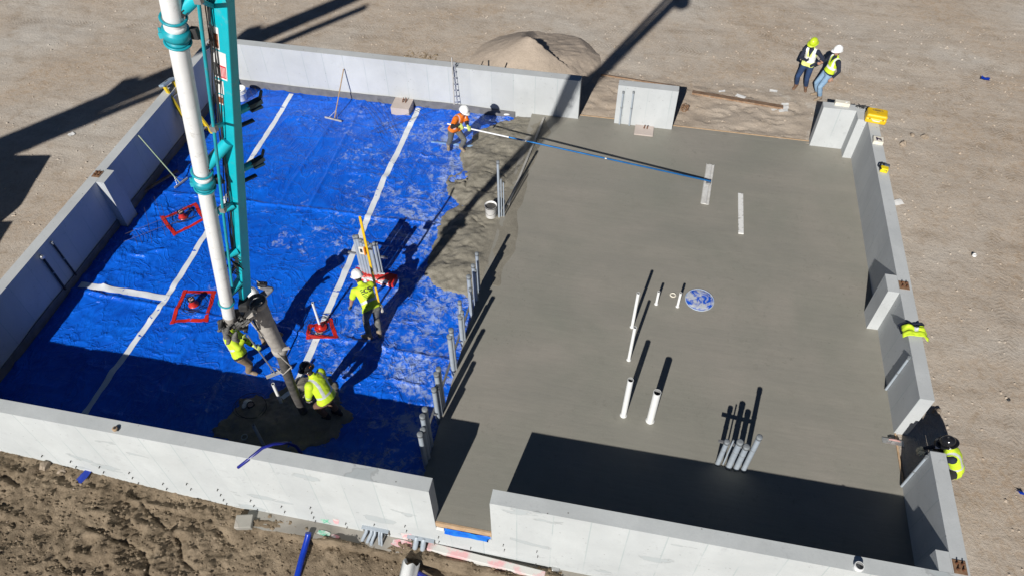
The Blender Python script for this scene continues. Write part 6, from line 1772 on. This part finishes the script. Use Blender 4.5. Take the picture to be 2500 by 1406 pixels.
def pole_pt(a, b, dist):
    a = Vector(a); b = Vector(b); return a + (b - a).normalized() * dist


# worker with the bull float
f1 = (-10.608, 10.091, -0.160); f2 = (-10.230, 10.053, -0.130)
hA = pole_pt(HND, FLT, 0.36); hB = pole_pt(HND, FLT, 0.54)
person('worker in orange shirt and white hard hat pushing the bull float', (-10.42, 10.0, -0.16), 0.94,
       (-10.36, 9.92, 0.665), (-10.10, 9.90, 1.17), (0.86, -0.5, 0), ((f2[0], f2[1], f2[2], 0.75, -0.65), (f1[0], f1[1], f1[2], 0.25, -0.95)),
       (hB + Vector((0, 0.0, 0.075)), hA + Vector((0, 0, 0.075))), None, (0.85, -0.42, -0.32),
       dict(top=M['orange'], legs=M['grey_trousers'], boots=M['boots'], gloves=M['glove_lime'], fore=M['black_cloth'], short=0.72, hat=M['hat_white'], bulk=0.008,
            shell=dict(name='safety_shirt', mats=[M['orange'], M['pink_tape']], hem=0.0, sleeves=True, sl_end=0.70, vert=(0.085, 0.135), vert_from=0.10)),
       elbow=((-0.7, -0.5, -0.6), (0.7, -0.6, -0.5)), palms=((0, 0, -1), (0, 0, -1)), hand_dirs=((0.5, -0.6, -0.55), (0.45, -0.7, -0.5)), curls=(1.0, 1.0))

# two men standing behind the back opening
g_ = lambda x, y: float(ground_z(x, y))
x1, y1 = -1.25, 14.53; x2, y2 = -1.00, 14.48
za = (g_(x1, y1) + g_(x2, y2)) / 2 + 0.01
person('man with lime hard hat, pale vest and dark jeans standing behind the opening', (-1.12, 14.5, za), 0.935,
       (-1.14, 14.52, za + 0.83), (-1.18, 14.48, za + 1.36), (-0.45, -0.9, 0), ((x2, y2, za, -0.05, -1.0), (x1 - 0.03, y1, za, -0.5, -0.9)),
       ((-1.02, 14.26, za + 1.00), (-1.30, 14.28, za + 1.08)), None, (-0.55, -0.8, -0.18),
       dict(top=M['navy'], legs=M['jeans'], boots=M['brown_boots'], gloves=M['navy'], hat=M['hat_lime'], brim=0.05, brim_all=0.025, glasses=True, collar=True, under=M['black_cloth'],
            shell=dict(name='safety_vest', mats=[M['vest_pale'], M['white_cloth']], hem=-0.03, bands=((0.10, 0.30),), vert=(0.07, 0.15), vert_from=0.10, vneck=True)),
       elbow=((-0.9, -0.5, -0.5), (0.9, -0.5, -0.5)), palms=((0.4, 0.6, 0), (-0.4, 0.6, 0)), curls=(0.9, 0.9))
x1, y1 = -0.66, 14.03; x2, y2 = -0.72, 14.26
za = g_(x1, y1) + 0.01
zb = g_(x2, y2) + 0.01
person('man with white hard hat, lime vest and light jeans standing at the opening', (-0.66, 14.12, za), 0.935,
       (-0.62, 14.16, za + 0.825), (-0.55, 14.18, za + 1.35), (-0.92, -0.38, 0), ((x1, y1, za, -0.85, -0.5), (x2, y2, zb, -0.9, -0.2)),
       ((-0.54, 13.90, za + 0.82), (-0.86, 14.26, za + 1.05)), None, (-0.93, -0.33, -0.10),
       dict(top=M['navy'], legs=M['light_jeans'], boots=M['boots'], gloves=M['skin'], hat=M['hat_white'], brim=0.05, collar=True, under=M['grey_trousers'],
            shell=dict(name='safety_vest', mats=[M['lime'], M['white_cloth']], hem=0.04, bands=((0.17, 0.24),), vert=(0.085, 0.145), vert_from=0.24, vneck=True)),
       elbow=((-0.8, -0.9, -0.2), (0.7, -0.8, -0.4)), palms=((0.3, 0.5, 0), (-0.3, 0.8, 0)), curls=(0.6, 0.9))

# bent-over worker with lettering on the back
f1 = (-10.696, 3.523, -0.170); f2 = (-10.492, 3.664, -0.170)
ecs = person('bent-over worker in lime shirt with black lettering on the back', (-10.6, 3.6, -0.165), 0.97,
             (-10.55, 3.69, 0.70), (-10.84, 4.02, 1.04), (-0.62, 0.78, 0), ((f1[0], f1[1], f1[2] + 0.006, -0.9, 0.1), (f2[0], f2[1], f2[2] + 0.006, -0.55, 0.8)),
             ((-11.115, 3.856, 0.420), (-11.183, 4.154, 0.520)), None, (-0.80, 0.42, -0.42),
             dict(top=M['lime'], legs=M['grey_trousers'], boots=M['boots'], gloves=M['glove_grey'], fore=M['skin'], short=0.75, hat=M['hat_white'], bulk=0.006, hand=1.15,
                  shell=dict(name='safety_shirt', mats=[M['lime'], M['reflect']], hem=-0.03, sleeves=True, sl_end=0.8, bands=((0.13, 0.185),), vert=(9, 9))),
             elbow=((-0.5, -0.7, -0.3), (0.5, -0.7, -0.3)), palms=((0.5, -0.3, -0.8), (0.4, -0.2, -0.9)), curls=(0.15, 0.2))
# lettering E C S across the shoulders, raised slightly over the cloth
m_let = M['print_dark']


def back_pt(i, u_, r_):
    s = i['s']; return i['pel'] + i['U'] * (u_ * s) + i['R'] * (r_ * s) - i['F'] * ((0.153 - 0.35 * (abs(r_)) ** 2 - (0.02 if u_ > 0.42 else 0)) * s)


def stroke(i, pts, mbx, w=0.011):
    mbx.tube([back_pt(i, u_, r_) for u_, r_ in pts], w, 6)


let = MB()
u0, u1, um = 0.335, 0.425, 0.38
for rr, kind in ((-0.085, 'E'), (-0.005, 'C'), (0.070, 'S')):
    a, b_ = rr, rr + 0.052
    if kind == 'E':
        for uu in (u0, um, u1): stroke(ecs, [(uu, a), (uu, b_)], let)
    elif kind == 'C':
        stroke(ecs, [(um + 0.045 * math.sin(t_), (a + b_) / 2 - 0.034 * math.cos(t_)) for t_ in np.linspace(-2.2, 2.2, 11)], let)
    else:
        stroke(ecs, [(u1 - 0.006, b_ - 0.004), (u1, (a + b_) / 2), (um + 0.030, a), (um + 0.008, a + 0.006), (um - 0.008, b_ - 0.006), (um - 0.030, b_), (u0, (a + b_) / 2), (u0 + 0.006, a + 0.004)], let)
for k in range(3):
    uu = 0.29 - 0.030 * k; stroke(ecs, [(uu, -0.075), (uu, 0.0 + 0.02 * k)], let, 0.005)
let.build('lettering', m_let, ecs['root'])
# pouch on the hip
MB().box(ecs['pel'] + ecs['R'] * 0.19 - Vector((0, 0, 0.10)), (0.05, 0.12, 0.22), rot=(0, 0, 0.9)).build('hip_pouch', M['foamwhite'], ecs['root'], bevel=0.01)

# worker in lime sweatshirt with a rake
f1 = (-12.807, 2.184, -0.170); f2 = (-13.107, 2.421, -0.170)
RK0 = Vector((-12.601, 2.326, 1.020)); RK1 = Vector((-12.281, 2.248, -0.100))
person('worker in lime sweatshirt and tan trousers holding a concrete rake', (-12.82, 2.2, -0.165), 0.96,
       (-12.77, 2.10, 0.655), (-12.96, 2.30, 1.14), (0.93, 0.30, 0), ((f2[0], f2[1], f2[2] + 0.006, 0.9, 0.2), (f1[0], f1[1], f1[2] + 0.006, 0.99, -0.05)),
       (pole_pt(RK0, RK1, 0.42) + Vector((-0.02, 0.02, 0.04)), RK0 + Vector((-0.05, -0.05, -0.03))), None, (0.7, 0.3, -0.4),
       dict(top=M['lime'], legs=M['tan_trousers'], boots=M['boots'], gloves=M['glove_lime'], hat=M['hat_white'], bulk=0.016, sleeve_bulk=0.018, fore_bulk=0.014,
            shell=dict(name='sweatshirt', mats=[M['lime'], M['reflect'], M['black_cloth']], hem=-0.05, sleeves=True, long=True, bands=((0.16, 0.205),), vert=(0.10, 0.145), vert_from=0.205, dark_hem=0.0, dark_cuff=0.72)),
       elbow=((-0.5, -0.5, -0.8), (0.8, -0.5, -0.6)), palms=((0.3, 0.2, -0.9), (0.6, -0.3, -0.5)), curls=(0.9, 0.35), hand_dirs=(None, (0.25, -0.1, 0.95)))
b0 = Vector((-12.439, 2.135, -0.130)); b1 = Vector((-12.018, 2.466, -0.130))
rake('concrete rake held by the worker in tan trousers', RK0, RK1, b0, b1, M['alu'], bw=0.10)

# worker with black hard hat guiding the hose
f1 = (-10.865, 1.438, -0.120); f2 = (-10.673, 1.589, -0.120)
person('worker in black hard hat and lime sweatshirt guiding the hose end', (-10.85, 1.5, -0.12), 0.98,
       (-10.70, 1.45, 0.70), (-10.90, 1.56, 1.20), (-0.96, 0.22, 0), ((f1[0], f1[1], f1[2], -0.95, -0.1), (f2[0], f2[1], f2[2], -0.9, 0.2)),
       ((-11.096, 1.359, 0.420), (-11.179, 1.476, 0.620)), None, (-0.86, 0.20, -0.45),
       dict(top=M['lime'], legs=M['brown_trousers'], boots=M['dark'], gloves=M['hose_grey'], hat=M['hat_black'], brim_all=0.02, sticker=M['orange'], bulk=0.022, sleeve_bulk=0.018, fore_bulk=0.014,
            shell=dict(name='sweatshirt', mats=[M['lime'], M['reflect'], M['black_cloth']], hem=-0.04, sleeves=True, long=True, bands=((0.10, 0.15),), vert=(0.085, 0.135), vert_from=0.15, fore_band=(0.05, 0.25), dark_cuff=0.62)),
       elbow=((-0.8, -0.5, -0.3), (0.8, -0.4, -0.4)), palms=((0.0, 0.9, 0.0), (0.0, -0.9, 0.0)), curls=(0.9, 0.9))

# worker partly hidden behind the hose with the pump remote
f1 = (-12.908, 3.038, -0.170)
p7 = person('worker in grey hoodie behind the hose raising a pale glove', (-12.85, 3.15, -0.165), 0.95,
            (-12.80, 3.13, 0.68), (-12.76, 3.10, 1.21), (0.80, -0.60, 0), ((f1[0] + 0.22, f1[1] + 0.22, -0.164, 0.9, -0.2), (f1[0], f1[1], -0.164, 0.6, -0.8)),
            ((-12.625, 3.222, 1.450), (-12.679, 2.816, 1.150)), None, (0.8, -0.6, -0.1),
            dict(top=M['grey_hoodie'], legs=M['grey_trousers'], boots=M['boots'], gloves=M['glove_cream'], hat=M['hat_white'], bulk=0.012, hand=1.2,
                 shell=dict(name='hoodie', mats=[M['grey_hoodie'], M['reflect']], hem=-0.04, sleeves=True, long=True)),
            elbow=((-0.6, 0.3, -0.6), (0.7, 0.2, -0.7)), palms=((-0.5, -0.8, 0.2), (0.6, 0.3, 0)), curls=(0.5, 0.7), hand_dirs=((0.25, 0.1, 0.95), None))
c = Vector((-12.528, 3.210, 1.560))
t = thing('remote_control', 'black pump remote held in the raised pale glove', 'remote control', c)
MB().box((0, 0, 0), (0.20, 0.11, 0.07), rot=(0.3, 0.1, 0.2)).build('case', M['black_gloss'], t, bevel=0.02)
for q in (-0.05, 0.05): MB().cyl((q, 0, 0.03), (q, -0.01, 0.07), 0.009, n=8).build('joystick', M['dark'], t)

# crouching finisher in the right opening
person('crouching finisher in black hard hat and lime vest in the right opening', (0.60, 2.42, 0.0), 0.95,
       (0.80, 2.37, 0.42), (0.53, 2.44, 0.88), (-0.98, 0.12, 0), ((0.52, 2.22, g_(0.52, 2.22) + 0.02, -1, 0), (0.60, 2.62, g_(0.60, 2.62) + 0.02, -1, 0)),
       ((0.218, 2.554, 0.420), (0.102, 2.738, 0.060)), None, (-0.88, 0.10, -0.46),
       dict(top=M['navy'], legs=M['black_cloth'], boots=M['dark'], gloves=M['glove_cream'], hat=M['hat_black'], brim_all=0.03, brim=0.04, bulk=0.012, sleeve_bulk=0.014,
            shell=dict(name='safety_vest', mats=[M['lime'], M['reflect']], hem=-0.06, bands=((0.10, 0.15),), vert=(0.075, 0.125), vert_from=0.15)),
       elbow=((-0.7, -0.2, -0.7), (0.7, -0.2, -0.7)), palms=((0, 0, -1), (0, 0, -1)), curls=(0.8, 0.5), knee=((-0.5, -0.6, 0.8), (-0.5, 0.6, 0.8)))
# steel trowel on the slab
c = Vector((-0.050, 2.954, 0.012)); e1 = Vector((-0.236, 2.953, 0.012)); e2 = Vector((0.155, 2.941, 0.012))
t = thing('hand_trowel', 'steel finishing trowel with a pinkish handle on the slab', 'trowel', c, math.atan2(e2.y - e1.y, e2.x - e1.x))
L = (e2 - e1).length
MB().box((0, 0, 0.004), (L, 0.12, 0.004)).build('blade', M['alu'], t)
MB().box((0.0, 0, 0.030), (0.06, 0.025, 0.05)).build('shank', M['strut'], t)
MB().tube([(-0.10, 0, 0.062), (-0.05, 0, 0.075), (0.06, 0, 0.072), (0.11, 0, 0.055)], [0.014, 0.020, 0.020, 0.014], 10).build('handle', pm('pink_handle', (0.50, 0.30, 0.27), (0.40, 0.22, 0.2)), t)
